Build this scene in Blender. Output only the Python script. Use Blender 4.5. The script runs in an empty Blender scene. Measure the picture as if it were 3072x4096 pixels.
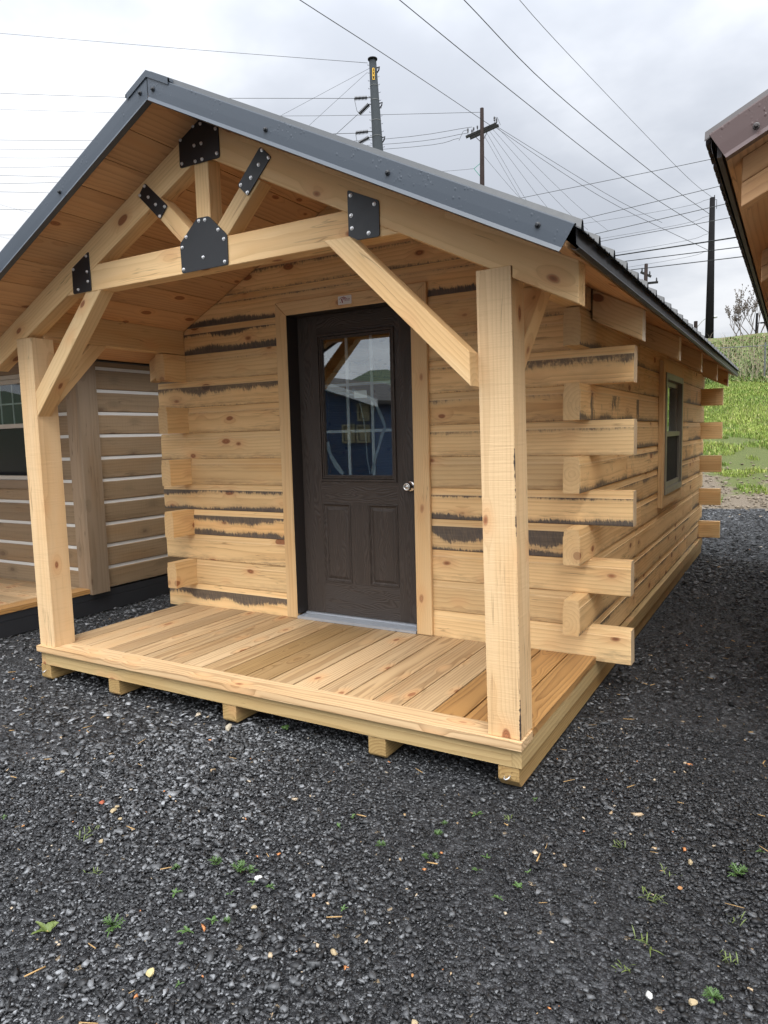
import bpy, bmesh, math, random
import numpy as np
from mathutils import Vector, Matrix
random.seed(7); rng=np.random.default_rng(7)
C=bpy.context.scene.collection
PI=math.pi
G=-0.215          # ground level; z = 0 is the top of the porch deck

# ------------------------------------------------------------------ node helpers
class N:
    def __init__(s,name):
        s.m=bpy.data.materials.new(name); s.m.use_nodes=True
        s.t=s.m.node_tree; s.t.nodes.clear()
    def n(s,typ,ins=None,**kw):
        x=s.t.nodes.new(typ)
        for k,v in kw.items(): setattr(x,k,v)
        if ins:
            for k,v in ins.items():
                if hasattr(v,'is_output'): s.t.links.new(v,x.inputs[k])
                else: x.inputs[k].default_value=v
        return x
    def math(s,op,a,b=0.0,c=None,clamp=False):
        d={0:a,1:b}
        if c is not None: d[2]=c
        return s.n('ShaderNodeMath',d,operation=op,use_clamp=clamp).outputs[0]
    def vmath(s,op,a,b=(0,0,0)):
        return s.n('ShaderNodeVectorMath',{0:a,1:b},operation=op).outputs[0]
    def mix(s,f,a,b,blend='MIX'):
        x=s.n('ShaderNodeMix',data_type='RGBA',blend_type=blend)
        for i,v in ((0,f),(6,a),(7,b)):
            if hasattr(v,'is_output'): s.t.links.new(v,x.inputs[i])
            else: x.inputs[i].default_value=(v if i==0 else (v[0],v[1],v[2],1.0))
        return x.outputs[2]
    def noise(s,vec,scale=1.0,detail=3.0,rough=0.5,w=None):
        d={'Vector':vec,'Scale':scale,'Detail':detail,'Roughness':rough}
        if w is not None: d['W']=w
        return s.n('ShaderNodeTexNoise',d,noise_dimensions='4D' if w is not None else '3D').outputs[0]
    def ss(s,x,a,b):   # smoothstep
        return s.n('ShaderNodeMapRange',{0:x,1:a,2:b,3:0.0,4:1.0},interpolation_type='SMOOTHSTEP').outputs[0]
    def comb(s,x,y,z): return s.n('ShaderNodeCombineXYZ',{0:x,1:y,2:z}).outputs[0]
    def out(s,col,rough=0.6,bump=None,bstr=0.3,bdist=0.01,spec=0.5,metal=0.0):
        b=s.n('ShaderNodeBsdfPrincipled')
        for k,v in (('Base Color',col),('Roughness',rough),('Specular IOR Level',spec),('Metallic',metal)):
            if hasattr(v,'is_output'): s.t.links.new(v,b.inputs[k])
            else: b.inputs[k].default_value=(v[0],v[1],v[2],1.0) if k=='Base Color' else v
        if bump is not None:
            bp=s.n('ShaderNodeBump',{'Strength':bstr,'Distance':bdist,'Height':bump})
            s.t.links.new(bp.outputs[0],b.inputs['Normal'])
        o=s.n('ShaderNodeOutputMaterial'); s.t.links.new(b.outputs[0],o.inputs[0])
        s.bsdf=b
        return s.m
    def attr(s,name): return s.n('ShaderNodeAttribute',attribute_type='OBJECT',attribute_name=name).outputs['Fac']

def wood(name,light,dark,rings=55.0,contrast=0.55,knots=1.0,knotcol=(.13,.045,.018),rough=0.62,tone=0.12,mode=None,fine=0.35,saw=0.0,hue=(.60,.33,.15),ringw=0.022,ksz=0.10):
    s=N(name)
    tc=s.n('ShaderNodeTexCoord').outputs['Object']
    R=s.n('ShaderNodeObjectInfo').outputs['Random']
    W=s.math('MULTIPLY',R,37.0)
    R2=s.math('FRACT',s.math('MULTIPLY',R,91.7)); R3=s.math('FRACT',s.math('MULTIPLY',R,517.3))
    sep=s.n('ShaderNodeSeparateXYZ',{0:tc}).outputs
    v=s.vmath('ADD',tc,s.comb(s.math('MULTIPLY',R,23.0),0.0,0.0))
    # knots
    kd=s.noise(s.vmath('MULTIPLY',v,(6,14,14)),1.0,2.0,0.5,W)
    kv=s.vmath('ADD',s.vmath('MULTIPLY',v,(3.3,6.4,6.4)),s.comb(s.math('MULTIPLY',kd,0.16),s.math('MULTIPLY',R2,7.0),s.math('MULTIPLY',R3,9.0)))
    vor=s.n('ShaderNodeTexVoronoi',{'Vector':kv,'Scale':1.0,'Randomness':1.0}).outputs[0]
    vor=s.math('ADD',vor,s.math('MULTIPLY',s.math('SUBTRACT',s.noise(s.vmath('MULTIPLY',v,(1.7,4,4)),1.0,1.0,0.5,s.math('ADD',W,5.0)),0.45),0.22))
    vor=s.math('ADD',s.math('MAXIMUM',vor,0.0),s.math('MULTIPLY',s.math('GREATER_THAN',R2,0.85),0.05))
    knot=s.math('SUBTRACT',1.0,s.ss(vor,ksz,ksz+.045))
    halo=s.math('SUBTRACT',1.0,s.ss(vor,0.09,0.40))
    # growth rings around a pith line outside or inside the section
    dn=s.n('ShaderNodeTexNoise',{'Vector':s.vmath('MULTIPLY',v,(0.9,5,5)),'Scale':1.0,'Detail':3.0,'W':W},noise_dimensions='4D').outputs['Color']
    dn=s.n('ShaderNodeSeparateXYZ',{0:dn}).outputs
    py=s.math('MULTIPLY_ADD',R2,0.16,-0.02); pz=s.math('MULTIPLY_ADD',R3,0.16,-0.06)
    y=s.math('ADD',s.math('SUBTRACT',sep[1],py),s.math('MULTIPLY',s.math('SUBTRACT',dn[0],0.5),ringw*2))
    z=s.math('ADD',s.math('SUBTRACT',sep[2],pz),s.math('MULTIPLY',s.math('SUBTRACT',dn[1],0.5),ringw*2))
    r=s.math('SQRT',s.math('ADD',s.math('MULTIPLY',y,y),s.math('MULTIPLY',z,z)))
    r=s.math('ADD',r,s.math('MULTIPLY',halo,-0.022))
    ph=s.math('FRACT',s.math('MULTIPLY',r,rings))
    ring=s.math('POWER',ph,2.2)
    ring=s.math('MULTIPLY',ring,s.math('SUBTRACT',1.0,s.ss(ph,0.92,1.0)))
    fib=s.noise(s.vmath('MULTIPLY',v,(5,210,210)),1.0,3.0,0.6,W)
    fib2=s.noise(s.vmath('MULTIPLY',v,(2.2,38,38)),1.0,4.0,0.6,W)
    big=s.noise(s.vmath('MULTIPLY',v,(1.1,7,7)),1.0,2.0,0.5,W)
    f=s.math('MULTIPLY',ring,contrast)
    f=s.math('ADD',f,s.math('MULTIPLY',s.math('SUBTRACT',fib,0.45),fine))
    f=s.math('ADD',f,s.math('MULTIPLY',s.math('SUBTRACT',fib2,0.5),fine*1.1))
    f=s.math('ADD',f,s.math('MULTIPLY',s.math('SUBTRACT',big,0.5),0.9),clamp=True)
    col=s.mix(f,light,dark)
    pat=s.noise(s.vmath('MULTIPLY',v,(0.8,4,4)),1.0,3.0,0.6,s.math('ADD',W,11.0))
    col=s.mix(s.math('MULTIPLY',s.ss(pat,.48,.68),.55),col,s.mix(1.0,col,(.95,.80,.62),'MULTIPLY'))
    crk=s.math('SUBTRACT',1.0,s.ss(s.math('ABSOLUTE',s.math('SUBTRACT',s.noise(s.vmath('MULTIPLY',v,(1.3,30,30)),1.0,2.0,.5,s.math('ADD',W,21.0)),.5)),.002,.016))
    crk=s.math('MULTIPLY',crk,s.ss(s.noise(s.vmath('MULTIPLY',v,(2.2,9,9)),1.0,2.0,.5,s.math('ADD',W,31.0)),.52,.62))
    col=s.mix(s.math('MULTIPLY',crk,.55),col,tuple(c*.45 for c in dark))
    # board-to-board tone
    br=s.math('MULTIPLY_ADD',s.math('SUBTRACT',R,0.5),2*tone,1.0)
    col=s.mix(1.0,col,s.comb(br,br,br),'MULTIPLY')
    col=s.mix(s.math('MULTIPLY',R3,0.35),col,s.mix(1.0,col,(1.05,.94,.80),'MULTIPLY'))
    if knots>0:
        col=s.mix(s.math('MULTIPLY',halo,0.62*knots),col,hue)
        kr=s.math('FRACT',s.math('MULTIPLY',vor,34.0))
        kc=s.mix(kr,knotcol,tuple(c*2.6 for c in knotcol))
        col=s.mix(s.math('MULTIPLY',knot,0.88*knots),col,kc)
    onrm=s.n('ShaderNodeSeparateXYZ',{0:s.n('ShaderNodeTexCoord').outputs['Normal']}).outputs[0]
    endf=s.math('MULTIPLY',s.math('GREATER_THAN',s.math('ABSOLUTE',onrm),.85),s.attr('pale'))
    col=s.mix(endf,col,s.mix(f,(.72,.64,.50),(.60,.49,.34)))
    bump=s.math('ADD',s.math('MULTIPLY',fib,0.5),s.math('MULTIPLY',ring,0.4))
    rg=rough
    if mode=='log':
        egr=s.math('GREATER_THAN',s.math('ABSOLUTE',onrm),.85)
        col=s.mix(s.math('MULTIPLY',egr,.5),col,s.mix(fib2,(.52,.35,.18),(.38,.235,.105)))
        st=s.math('MULTIPLY',s.attr('st'),.74); sb=s.math('MULTIPLY',s.attr('sb'),.68); sd=s.attr('sd'); sv=s.attr('sv')
        zf=s.math('DIVIDE',sep[2],0.148)
        face=s.math('LESS_THAN',zf,0.985)
        front=s.math('LESS_THAN',sep[1],0.004)
        face=s.math('MULTIPLY',face,front)
        sl=s.comb(s.math('ADD',s.math('MULTIPLY',v_x(s,v),34.0),s.math('MULTIPLY',zf,2.0)),s.math('MULTIPLY',zf,0.9),W)
        jag=s.noise(sl,1.0,3.0,0.65)
        sl2=s.comb(s.math('ADD',s.math('MULTIPLY',v_x(s,v),135.0),s.math('MULTIPLY',zf,4.0)),s.math('MULTIPLY',zf,2.2),W)
        streak=s.noise(sl2,1.0,3.0,0.6)
        low0=s.noise(s.comb(s.math('MULTIPLY',v_x(s,v),4.5),s.math('ADD',W,70.0),0.0),1.0,2.0,0.6)
        low=s.noise(s.comb(s.math('MULTIPLY',v_x(s,v),2.3),W,0.0),1.0,2.0,0.5)
        low2=s.noise(s.comb(s.math('MULTIPLY',v_x(s,v),2.0),s.math('ADD',W,40.0),0.0),1.0,2.0,0.5)
        j=s.math('ADD',s.math('MULTIPLY',s.math('SUBTRACT',jag,0.5),0.26),s.math('MULTIPLY',s.math('SUBTRACT',streak,0.5),s.math('MULTIPLY',low0,.55)))
        ext=s.math('MULTIPLY',st,s.math('MULTIPLY_ADD',low,3.8,-0.85))
        mt=s.ss(s.math('ADD',s.math('SUBTRACT',zf,s.math('SUBTRACT',1.0,ext)),s.math('MULTIPLY',j,s.math('MINIMUM',1.0,s.math('MULTIPLY',st,4.0)))),-0.16,0.24)
        extb=s.math('MULTIPLY',sb,s.math('MULTIPLY_ADD',low2,2.9,-0.42))
        mb=s.ss(s.math('ADD',s.math('SUBTRACT',extb,zf),s.math('MULTIPLY',j,s.math('MINIMUM',0.8,s.math('MULTIPLY',sb,3.0)))),-0.14,0.22)
        vb=s.noise(s.comb(s.math('MULTIPLY',v_x(s,v),5.0),s.math('MULTIPLY',zf,0.35),s.math('ADD',W,9.0)),1.0,3.0,0.6)
        mv=s.math('MULTIPLY',s.ss(s.math('ADD',vb,s.math('MULTIPLY',s.math('SUBTRACT',streak,0.5),0.25)),0.54,0.64),sv)
        m=s.math('MAXIMUM',s.math('MULTIPLY',s.math('MAXIMUM',mt,mb),sd),mv)
        brush=s.noise(s.comb(s.math('MULTIPLY',v_x(s,v),62.0),s.math('MULTIPLY',zf,5.0),s.math('ADD',W,2.0)),1.0,4.0,.72)
        m=s.ss(s.math('ADD',m,s.math('MULTIPLY',s.math('SUBTRACT',brush,.5),1.25)),.30,.72)
        m=s.math('MULTIPLY',m,s.ss(s.math('ADD',s.math('MAXIMUM',mt,mb),mv),.12,.4))
        m=s.math('MULTIPLY',m,s.math('MULTIPLY_ADD',sd,.45,.55))
        m=s.math('MULTIPLY',m,face)
        m=s.math('MULTIPLY',m,s.math('MULTIPLY_ADD',streak,0.45,0.68),clamp=True)
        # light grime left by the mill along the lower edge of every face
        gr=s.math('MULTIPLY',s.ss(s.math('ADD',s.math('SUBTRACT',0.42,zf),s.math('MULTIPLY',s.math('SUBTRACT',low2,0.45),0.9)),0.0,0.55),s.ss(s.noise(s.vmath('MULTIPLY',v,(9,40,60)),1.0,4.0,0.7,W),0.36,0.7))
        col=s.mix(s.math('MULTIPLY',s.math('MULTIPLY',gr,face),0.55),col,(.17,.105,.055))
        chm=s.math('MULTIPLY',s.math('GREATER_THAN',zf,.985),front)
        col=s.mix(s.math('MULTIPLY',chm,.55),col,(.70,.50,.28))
        smg=s.math('MULTIPLY',s.ss(s.noise(s.vmath('MULTIPLY',v,(2.6,11,11)),1.0,5.0,.68,s.math('ADD',W,3.0)),.54,.74),s.ss(s.noise(s.vmath('MULTIPLY',v,(14,90,90)),1.0,3.0,.6,W),.35,.65))
        col=s.mix(s.math('MULTIPLY',s.math('MULTIPLY',smg,face),.5),col,(.16,.105,.062))
        sc=s.mix(s.noise(s.vmath('MULTIPLY',v,(6,60,60)),1.0,3.0,0.6,W),(.026,.026,.030),(.11,.092,.077))
        soft=s.math('MULTIPLY',s.math('MULTIPLY',s.math('MAXIMUM',mt,mb),s.math('MULTIPLY',sd,face)),s.math('MULTIPLY_ADD',streak,.5,.45),clamp=True)
        col=s.mix(s.math('MULTIPLY',soft,.62),col,(.125,.088,.058))
        col=s.mix(m,col,sc)
        bump=s.math('ADD',bump,s.math('MULTIPLY',s.noise(s.vmath('MULTIPLY',v,(60,20,8)),1.0,2.0,0.5,W),0.35))
    if saw>0:
        sw=s.noise(s.vmath('MULTIPLY',v,(170,6,6)),1.0,2.0,0.5,W)
        col=s.mix(s.math('MULTIPLY',s.ss(sw,0.5,0.75),saw),col,tuple(c*.55 for c in dark))
        bump=s.math('ADD',bump,sw)
    if mode=='post':
        cy=s.math('SUBTRACT',0.1405,sep[1]); cz=s.math('SUBTRACT',0.1405,sep[2]); dc=s.math('SQRT',s.math('ADD',s.math('MULTIPLY',cy,cy),s.math('MULTIPLY',cz,cz)))
        wl_=s.noise(s.comb(s.math('MULTIPLY',v_x(s,v),2.1),W,0.0),1.0,2.0,.5); wt_=s.noise(s.vmath('MULTIPLY',v,(70,8,8)),1.0,3.0,.6,W)
        wv=s.math('ADD',s.math('MULTIPLY',s.ss(wl_,.53,.66),.010),s.math('MULTIPLY',s.math('SUBTRACT',wt_,.55),.018))
        col=s.mix(s.math('MULTIPLY',s.ss(s.math('SUBTRACT',wv,dc),-.001,.003),s.attr('wane')),col,(.045,.03,.025))
    if mode=='deck':
        wet=s.attr('wet')
        wn=s.noise(s.vmath('MULTIPLY',v,(3.0,9,9)),1.0,4.0,0.65,W)
        wm=s.ss(s.math('ADD',wn,s.math('SUBTRACT',wet,0.84)),-0.04,0.07)
        col=s.mix(s.math('MULTIPLY',wm,0.93),col,s.mix(1.0,s.mix(f,(.40,.205,.065),(.17,.075,.022)),s.comb(br,br,br),'MULTIPLY'))
        dk=s.attr('dk'); col=s.mix(dk,col,s.mix(f,(.30,.185,.075),(.17,.095,.035)))
        rg=s.math('MULTIPLY_ADD',wm,-0.22,rough)
    return s.out(col,rg,bump,0.35,0.004,0.35)
def v_x(s,v): return s.n('ShaderNodeSeparateXYZ',{0:v}).outputs[0]

def plain(name,col,rough=0.5,spec=0.5,metal=0.0,var=0.12,scale=9.0,bstr=0.0):
    s=N(name)
    tc=s.n('ShaderNodeTexCoord').outputs['Object']
    n=s.noise(tc,scale,4.0,0.6)
    b=s.math('MULTIPLY_ADD',s.math('SUBTRACT',n,0.5),var*2,1.0)
    c=s.mix(1.0,col,s.comb(b,b,b),'MULTIPLY')
    rg=s.math('MULTIPLY_ADD',s.noise(tc,scale*2.3,3.0,0.6),0.18,rough-0.09)
    return s.out(c,rg,n if bstr else None,bstr,0.003,spec,metal)

M={}
M['log']=wood('pine_log',(.735,.515,.262),(.43,.245,.098),rings=48,contrast=.50,knots=1.0,mode='log',tone=.17,ksz=.125,fine=.36)
M['timber']=wood('planed_pine',(.685,.485,.258),(.44,.265,.112),rings=60,contrast=.42,knots=1.0,tone=.14,fine=.26)
M['post']=wood('sawn_post',(.65,.465,.265),(.43,.265,.125),rings=66,contrast=.42,knots=1.0,tone=.05,fine=.34,saw=.10,mode='post')
M['trim']=wood('trim_pine',(.625,.44,.235),(.42,.255,.113),rings=75,contrast=.45,knots=.7,tone=.07,fine=.25)
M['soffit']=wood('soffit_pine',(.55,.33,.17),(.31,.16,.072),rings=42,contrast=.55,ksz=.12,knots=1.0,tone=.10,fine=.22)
M['deck']=wood('treated_deck',(.52,.375,.22),(.27,.168,.082),rings=62,contrast=.9,knots=.9,tone=.24,fine=.5,mode='deck',rough=.55,ringw=.03)
M['treated']=wood('treated_joist',(.45,.325,.155),(.27,.175,.072),rings=60,contrast=.6,knots=.9,tone=.08,fine=.3)
M['skid']=wood('treated_skid',(.38,.255,.105),(.20,.115,.04),rings=70,contrast=.75,knots=.6,tone=.12,fine=.4)
M['greylog']=wood('stained_grey_log',(.265,.19,.115),(.155,.105,.058),rings=40,contrast=.4,knots=.7,knotcol=(.06,.035,.02),hue=(.12,.085,.05),tone=.10,fine=.35,rough=.55,saw=.10)
M['greyboard']=wood('stained_grey_board',(.26,.19,.125),(.155,.107,.063),rings=40,contrast=.4,knots=.6,knotcol=(.06,.035,.02),hue=(.14,.10,.06),tone=.10,fine=.4,rough=.55)
M['skirt']=plain('dark_skirt_paint',(.022,.023,.026),.55,.4)
M['chink']=plain('white_chinking',(.62,.61,.58),.8,.2,var=.06)
M['steel']=plain('black_plate',(.012,.013,.015),.42,.5,var=.1)
M['bolt']=plain('zinc_bolt',(.72,.72,.72),.28,.6,metal=.7,var=.05)
M['door']=None
M['jamb']=plain('brown_jamb_paint',(.030,.026,.025),.38,.4,var=.05)
M['alum']=plain('aluminium_sill',(.42,.44,.47),.42,.5,metal=.5,var=.08,scale=30)
M['nickel']=plain('satin_nickel',(.62,.60,.57),.24,.6,metal=1.0,var=.02)
M['muntin']=plain('white_grid_bar',(.40,.41,.42),.4,.4,var=.02)
M['vinyl']=plain('tan_vinyl_frame',(.16,.145,.115),.4,.45,var=.04)
M['greyvinyl']=plain('grey_vinyl_frame',(.50,.46,.40),.4,.45,var=.04)
M['meshglass']=plain('screened_glass',(.012,.013,.013),.18,.25,var=.05)
M['screen']=plain('insect_screen',(.010,.010,.011),.75,.2,var=.05)
M['white']=plain('white_sticker',(.66,.66,.64),.4,.4,var=.03)
M['red']=plain('dark_red_print',(.22,.008,.02),.5,.3,var=.02)
M['film']=plain('milky_film',(.20,.22,.23),.5,.3,var=.3,scale=40)
M['yellow']=plain('yellow_tag',(.62,.36,.02),.5,.4,var=.05)
M['darkpole']=plain('weathered_black_pole',(.012,.0115,.012),.9,.05,var=.35,scale=4)
M['steelpole']=plain('galvanised_pole',(.034,.039,.042),.85,.08,var=.3,scale=1.2)
M['woodpole']=plain('brown_wood_pole',(.028,.021,.019),.9,.05,var=.4,scale=5)
M['arm']=plain('weathered_crossarm',(.022,.022,.021),.9,.05,var=.3,scale=6)
M['porcelain']=plain('dark_insulator',(.012,.013,.016),.3,.6,var=.05)
M['green']=plain('green_insulator_rod',(.03,.22,.16),.4,.5,var=.05)
M['wire']=plain('wire_grey',(.045,.047,.05),.6,.3,var=.05)
M['cable']=plain('cable_black',(.008,.009,.011),.6,.3,var=.05)
M['lampmetal']=plain('lamp_grey_metal',(.35,.36,.36),.4,.5,var=.05)
M['galv']=plain('galvanised_fence',(.10,.105,.105),.5,.5,var=.1)
M['blue']=plain('blue_shed_paint',(.030,.055,.105),.6,.3,var=.12,scale=3)
M['brown']=plain('brown_shed_paint',(.075,.055,.042),.7,.3,var=.15,scale=3)
M['whitepaint']=plain('white_trim_paint',(.7,.7,.68),.5,.4,var=.04)
M['blind']=plain('yellowed_blind',(.27,.24,.15),.7,.3,var=.05)
M['shingle']=plain('dark_shingle',(.04,.036,.034),.85,.2,var=.3,scale=12)

def metal_roof(name,col):
    s=N(name)
    tc=s.n('ShaderNodeTexCoord').outputs['Object']
    g=s.n('ShaderNodeNewGeometry').outputs['Position']
    n=s.noise(tc,3.0,4.0,0.6)
    b=s.math('MULTIPLY_ADD',s.math('SUBTRACT',n,0.5),.22,1.0)
    c=s.mix(1.0,col,s.comb(b,b,b),'MULTIPLY')
    # rain beads: rounded cells, some of them drawn out downwards
    v=s.n('ShaderNodeTexVoronoi',{'Vector':s.vmath('MULTIPLY',g,(1,1,.75)),'Scale':78.0,'Randomness':1.0})
    d=s.ss(v.outputs[0],0.42,0.12)
    d=s.n('ShaderNodeMapRange',{0:v.outputs[0],1:.10,2:.42,3:1.0,4:0.0},interpolation_type='SMOOTHSTEP').outputs[0]
    pick=s.math('GREATER_THAN',s.noise(g,46.0,1.0,0.5),.5)
    area=s.ss(s.noise(g,9.0,3.0,0.6),.46,.60)
    up=s.attr_geo('drops')
    h=s.math('MULTIPLY',s.math('MULTIPLY',d,pick),s.math('MULTIPLY',area,up))
    m=s.out(c,.42,h,.32,.004,.4)
    return m
def attr_geo(s,name): return s.n('ShaderNodeAttribute',attribute_type='GEOMETRY',attribute_name=name).outputs['Fac']
N.attr_geo=attr_geo
M['roof']=metal_roof('charcoal_metal_roof',(.050,.062,.078))
M['roofbrown']=metal_roof('mauve_brown_metal_roof',(.078,.048,.045))
M['driptrim']=plain('black_eave_metal',(.010,.012,.015),.4,.45,var=.1)
M['roofribs']=plain('dark_ribbed_metal',(.026,.030,.033),.42,.5,var=.15)
M['dripbrown']=plain('dark_brown_eave_metal',(.045,.036,.034),.45,.5,var=.1)

def door_mat():
    s=N('brown_fibreglass_door')
    tc=s.n('ShaderNodeTexCoord').outputs['Object']
    sep=s.n('ShaderNodeSeparateXYZ',{0:tc}).outputs
    rail=s.attr_geo('rail')
    # embossed cathedral grain: horizontal on rails, vertical on stiles
    a=s.mix(rail,s.comb(sep[0],sep[2],0.0),s.comb(sep[2],sep[0],0.0))
    ab=s.n('ShaderNodeSeparateXYZ',{0:a}).outputs
    dn=s.noise(s.comb(s.math('MULTIPLY',ab[0],7.0),s.math('MULTIPLY',ab[1],1.7),0.0),1.0,2.0,0.5)
    ph=s.math('FRACT',s.math('MULTIPLY',s.math('ADD',s.math('MULTIPLY',ab[0],0.55),s.math('MULTIPLY',dn,0.16)),150.0))
    gr=s.ss(s.math('ABSOLUTE',s.math('SUBTRACT',ph,0.5)),0.05,0.4)
    fib=s.noise(s.comb(s.math('MULTIPLY',ab[0],160.0),s.math('MULTIPLY',ab[1],6.0),0.0),1.0,3.0,0.6)
    c=s.mix(gr,(.044,.0345,.029),(.060,.048,.041))
    return s.out(c,.42,s.math('ADD',gr,s.math('MULTIPLY',fib,0.6)),.55,.0025,.28)
M['door']=door_mat()

def glass_mat(name,tint=(.88,.93,.93),f0=.15):
    s=N(name)
    ge=s.n('ShaderNodeNewGeometry').outputs
    cs=s.math('ABSOLUTE',s.n('ShaderNodeVectorMath',{0:ge['Normal'],1:ge['Incoming']},operation='DOT_PRODUCT').outputs['Value'])
    fr=s.math('MULTIPLY_ADD',s.math('POWER',s.math('SUBTRACT',1.0,cs,clamp=True),5.0),1-f0,f0)
    tr=s.n('ShaderNodeBsdfTransparent',{0:(*tint,1)}).outputs[0]
    gl=s.n('ShaderNodeBsdfGlossy',{'Color':(.95,.97,1,1),'Roughness':0.012}).outputs[0]
    mx=s.n('ShaderNodeMixShader',{0:fr,1:tr,2:gl}).outputs[0]
    o=s.n('ShaderNodeOutputMaterial'); s.t.links.new(mx,o.inputs[0])
    return s.m
M['glass']=glass_mat('window_glass'); M['porchglass']=glass_mat('porch_window_glass',f0=.05)

# ------------------------------------------------------------------ object helpers
WM={}
def finish(name,me,mw,parent=None,mat=None,smooth=False):
    o=bpy.data.objects.new(name,me); C.objects.link(o)
    if mat is not None: me.materials.append(M[mat] if isinstance(mat,str) else mat)
    WM[o]=mw.copy()
    if parent is not None:
        o.parent=parent; o.matrix_local=WM[parent].inverted()@mw
    else: o.matrix_world=mw
    if smooth:
        me.polygons.foreach_set('use_smooth',[True]*len(me.polygons))
    return o
def tag(o,label,cat,group=None,kind=None):
    if label: o['label']=label
    if cat: o['category']=cat
    if group: o['group']=group
    if kind: o['kind']=kind
    return o
def thing(name,label,cat,loc,group=None):
    o=bpy.data.objects.new(name,None); C.objects.link(o); o.empty_display_size=.1
    o.location=loc; WM[o]=Matrix.Translation(Vector(loc))
    return tag(o,label,cat,group)
def frame(O,ex,ey=None,ez=None):
    ex=Vector(ex).normalized()
    if ey is not None: ey=Vector(ey); ey=(ey-ex*ey.dot(ex)).normalized(); ez=ex.cross(ey)
    else: ez=Vector(ez); ez=(ez-ex*ez.dot(ex)).normalized(); ey=ez.cross(ex)
    m=Matrix((( ex.x,ey.x,ez.x,O[0]),(ex.y,ey.y,ez.y,O[1]),(ex.z,ey.z,ez.z,O[2]),(0,0,0,1)))
    return m
def bm_mesh(bm,name):
    bmesh.ops.recalc_face_normals(bm,faces=bm.faces)
    me=bpy.data.meshes.new(name); bm.to_mesh(me); bm.free(); return me
def bevel(bm,w,seg=1):
    if w>0:
        es=[e for e in bm.edges if len(e.link_faces)==2 and e.calc_face_angle(0)>0.5]
        bmesh.ops.bevel(bm,geom=es,offset=w,segments=seg,affect='EDGES',profile=.6,clamp_overlap=True)
def bm_box(bm,x0,x1,y0,y1,z0,z1):
    vs=[bm.verts.new((x,y,z)) for x in (x0,x1) for y in (y0,y1) for z in (z0,z1)]
    q=[(0,1,3,2),(4,6,7,5),(0,4,5,1),(2,3,7,6),(0,2,6,4),(1,5,7,3)]
    for f in q: bm.faces.new([vs[i] for i in f])
    return vs
def wbox(name,x0,x1,y0,y1,z0,z1,mat,parent=None,axis='x',bv=.0025,cuts=None,attrs=None):
    """box given in world coordinates, its grain (local x) along the world axis named"""
    if axis=='x': mw=frame((x0,y0,z0),(1,0,0),ey=(0,1,0)); L=(x1-x0,y1-y0,z1-z0)
    elif axis=='y': mw=frame((x1,y0,z0),(0,1,0),ey=(-1,0,0)); L=(y1-y0,x1-x0,z1-z0)
    else: mw=frame((x0,y1,z0),(0,0,1),ey=(0,-1,0)); L=(z1-z0,y1-y0,x1-x0); 
    bm=bmesh.new(); bm_box(bm,0,L[0],0,L[1],0,L[2]); bevel(bm,bv)
    if axis=='z': pass
    o=finish(name,bm_mesh(bm,name),mw,parent,mat)
    if attrs:
        for k,v in attrs.items(): o[k]=float(v)
    return o
def prism(name,poly,O,ex,ez,y0,y1,mat,parent=None,bv=.0025,world=True):
    """polygon (world points in the plane through O, spanned by ex, ez) pushed from y0 to y1 along ey; grain along ex"""
    mw=frame(O,ex,ez=ez); inv=mw.inverted()
    bm=bmesh.new()
    loc=[(inv@Vector(p)) if world else Vector((p[0],0,p[1])) for p in poly]
    a=[bm.verts.new((p.x,y0,p.z)) for p in loc]; b=[bm.verts.new((p.x,y1,p.z)) for p in loc]
    bm.faces.new(a); bm.faces.new(b[::-1]); n=len(a)
    for i in range(n): bm.faces.new((a[i],b[i],b[(i+1)%n],a[(i+1)%n]))
    bmesh.ops.recalc_face_normals(bm,faces=bm.faces); bevel(bm,bv)
    return finish(name,bm_mesh(bm,name),mw,parent,mat)
def xz(pts,y=0.0): return [(p[0],y,p[1]) for p in pts]
def round_poly(pts,r=.012,k=3):
    out=[]; n=len(pts)
    for i in range(n):
        p=Vector(pts[i]); a=(Vector(pts[i-1])-p).normalized(); b=(Vector(pts[(i+1)%n])-p).normalized()
        for j in range(k+1):
            t=j/k; q=(p+a*r)*(1-t)**2+p*2*t*(1-t)+(p+b*r)*t*t; out.append((q.x,q.y))
    return out
def tube_bm(bm,pts,rad,seg=6,cap=True):
    pts=[Vector(p) for p in pts]; n=len(pts)
    rad=[rad]*n if not hasattr(rad,'__len__') else rad
    prev=None; rings=[]
    for i,p in enumerate(pts):
        t=(pts[min(i+1,n-1)]-pts[max(i-1,0)]).normalized()
        u=Vector((0,0,1)) if abs(t.z)<.9 else Vector((1,0,0))
        if prev is not None: u=prev
        u=(u-t*u.dot(t)).normalized(); prev=u; w=t.cross(u)
        rings.append([bm.verts.new(p+(u*math.cos(2*PI*k/seg)+w*math.sin(2*PI*k/seg))*rad[i]) for k in range(seg)])
    for i in range(n-1):
        for k in range(seg):
            bm.faces.new((rings[i][k],rings[i][(k+1)%seg],rings[i+1][(k+1)%seg],rings[i+1][k]))
    if cap: bm.faces.new(rings[0][::-1]); bm.faces.new(rings[-1])
def lathe_bm(bm,prof,seg=16,M4=None):
    rings=[]
    for r,z in prof:
        rings.append([bm.verts.new((r*math.cos(2*PI*k/seg),r*math.sin(2*PI*k/seg),z)) for k in range(seg)])
    for i in range(len(prof)-1):
        for k in range(seg): bm.faces.new((rings[i][k],rings[i][(k+1)%seg],rings[i+1][(k+1)%seg],rings[i+1][k]))
    bm.faces.new(rings[0][::-1]); bm.faces.new(rings[-1])
    if M4 is not None: bmesh.ops.transform(bm,matrix=M4,verts=[v for r in rings for v in r])
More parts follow.
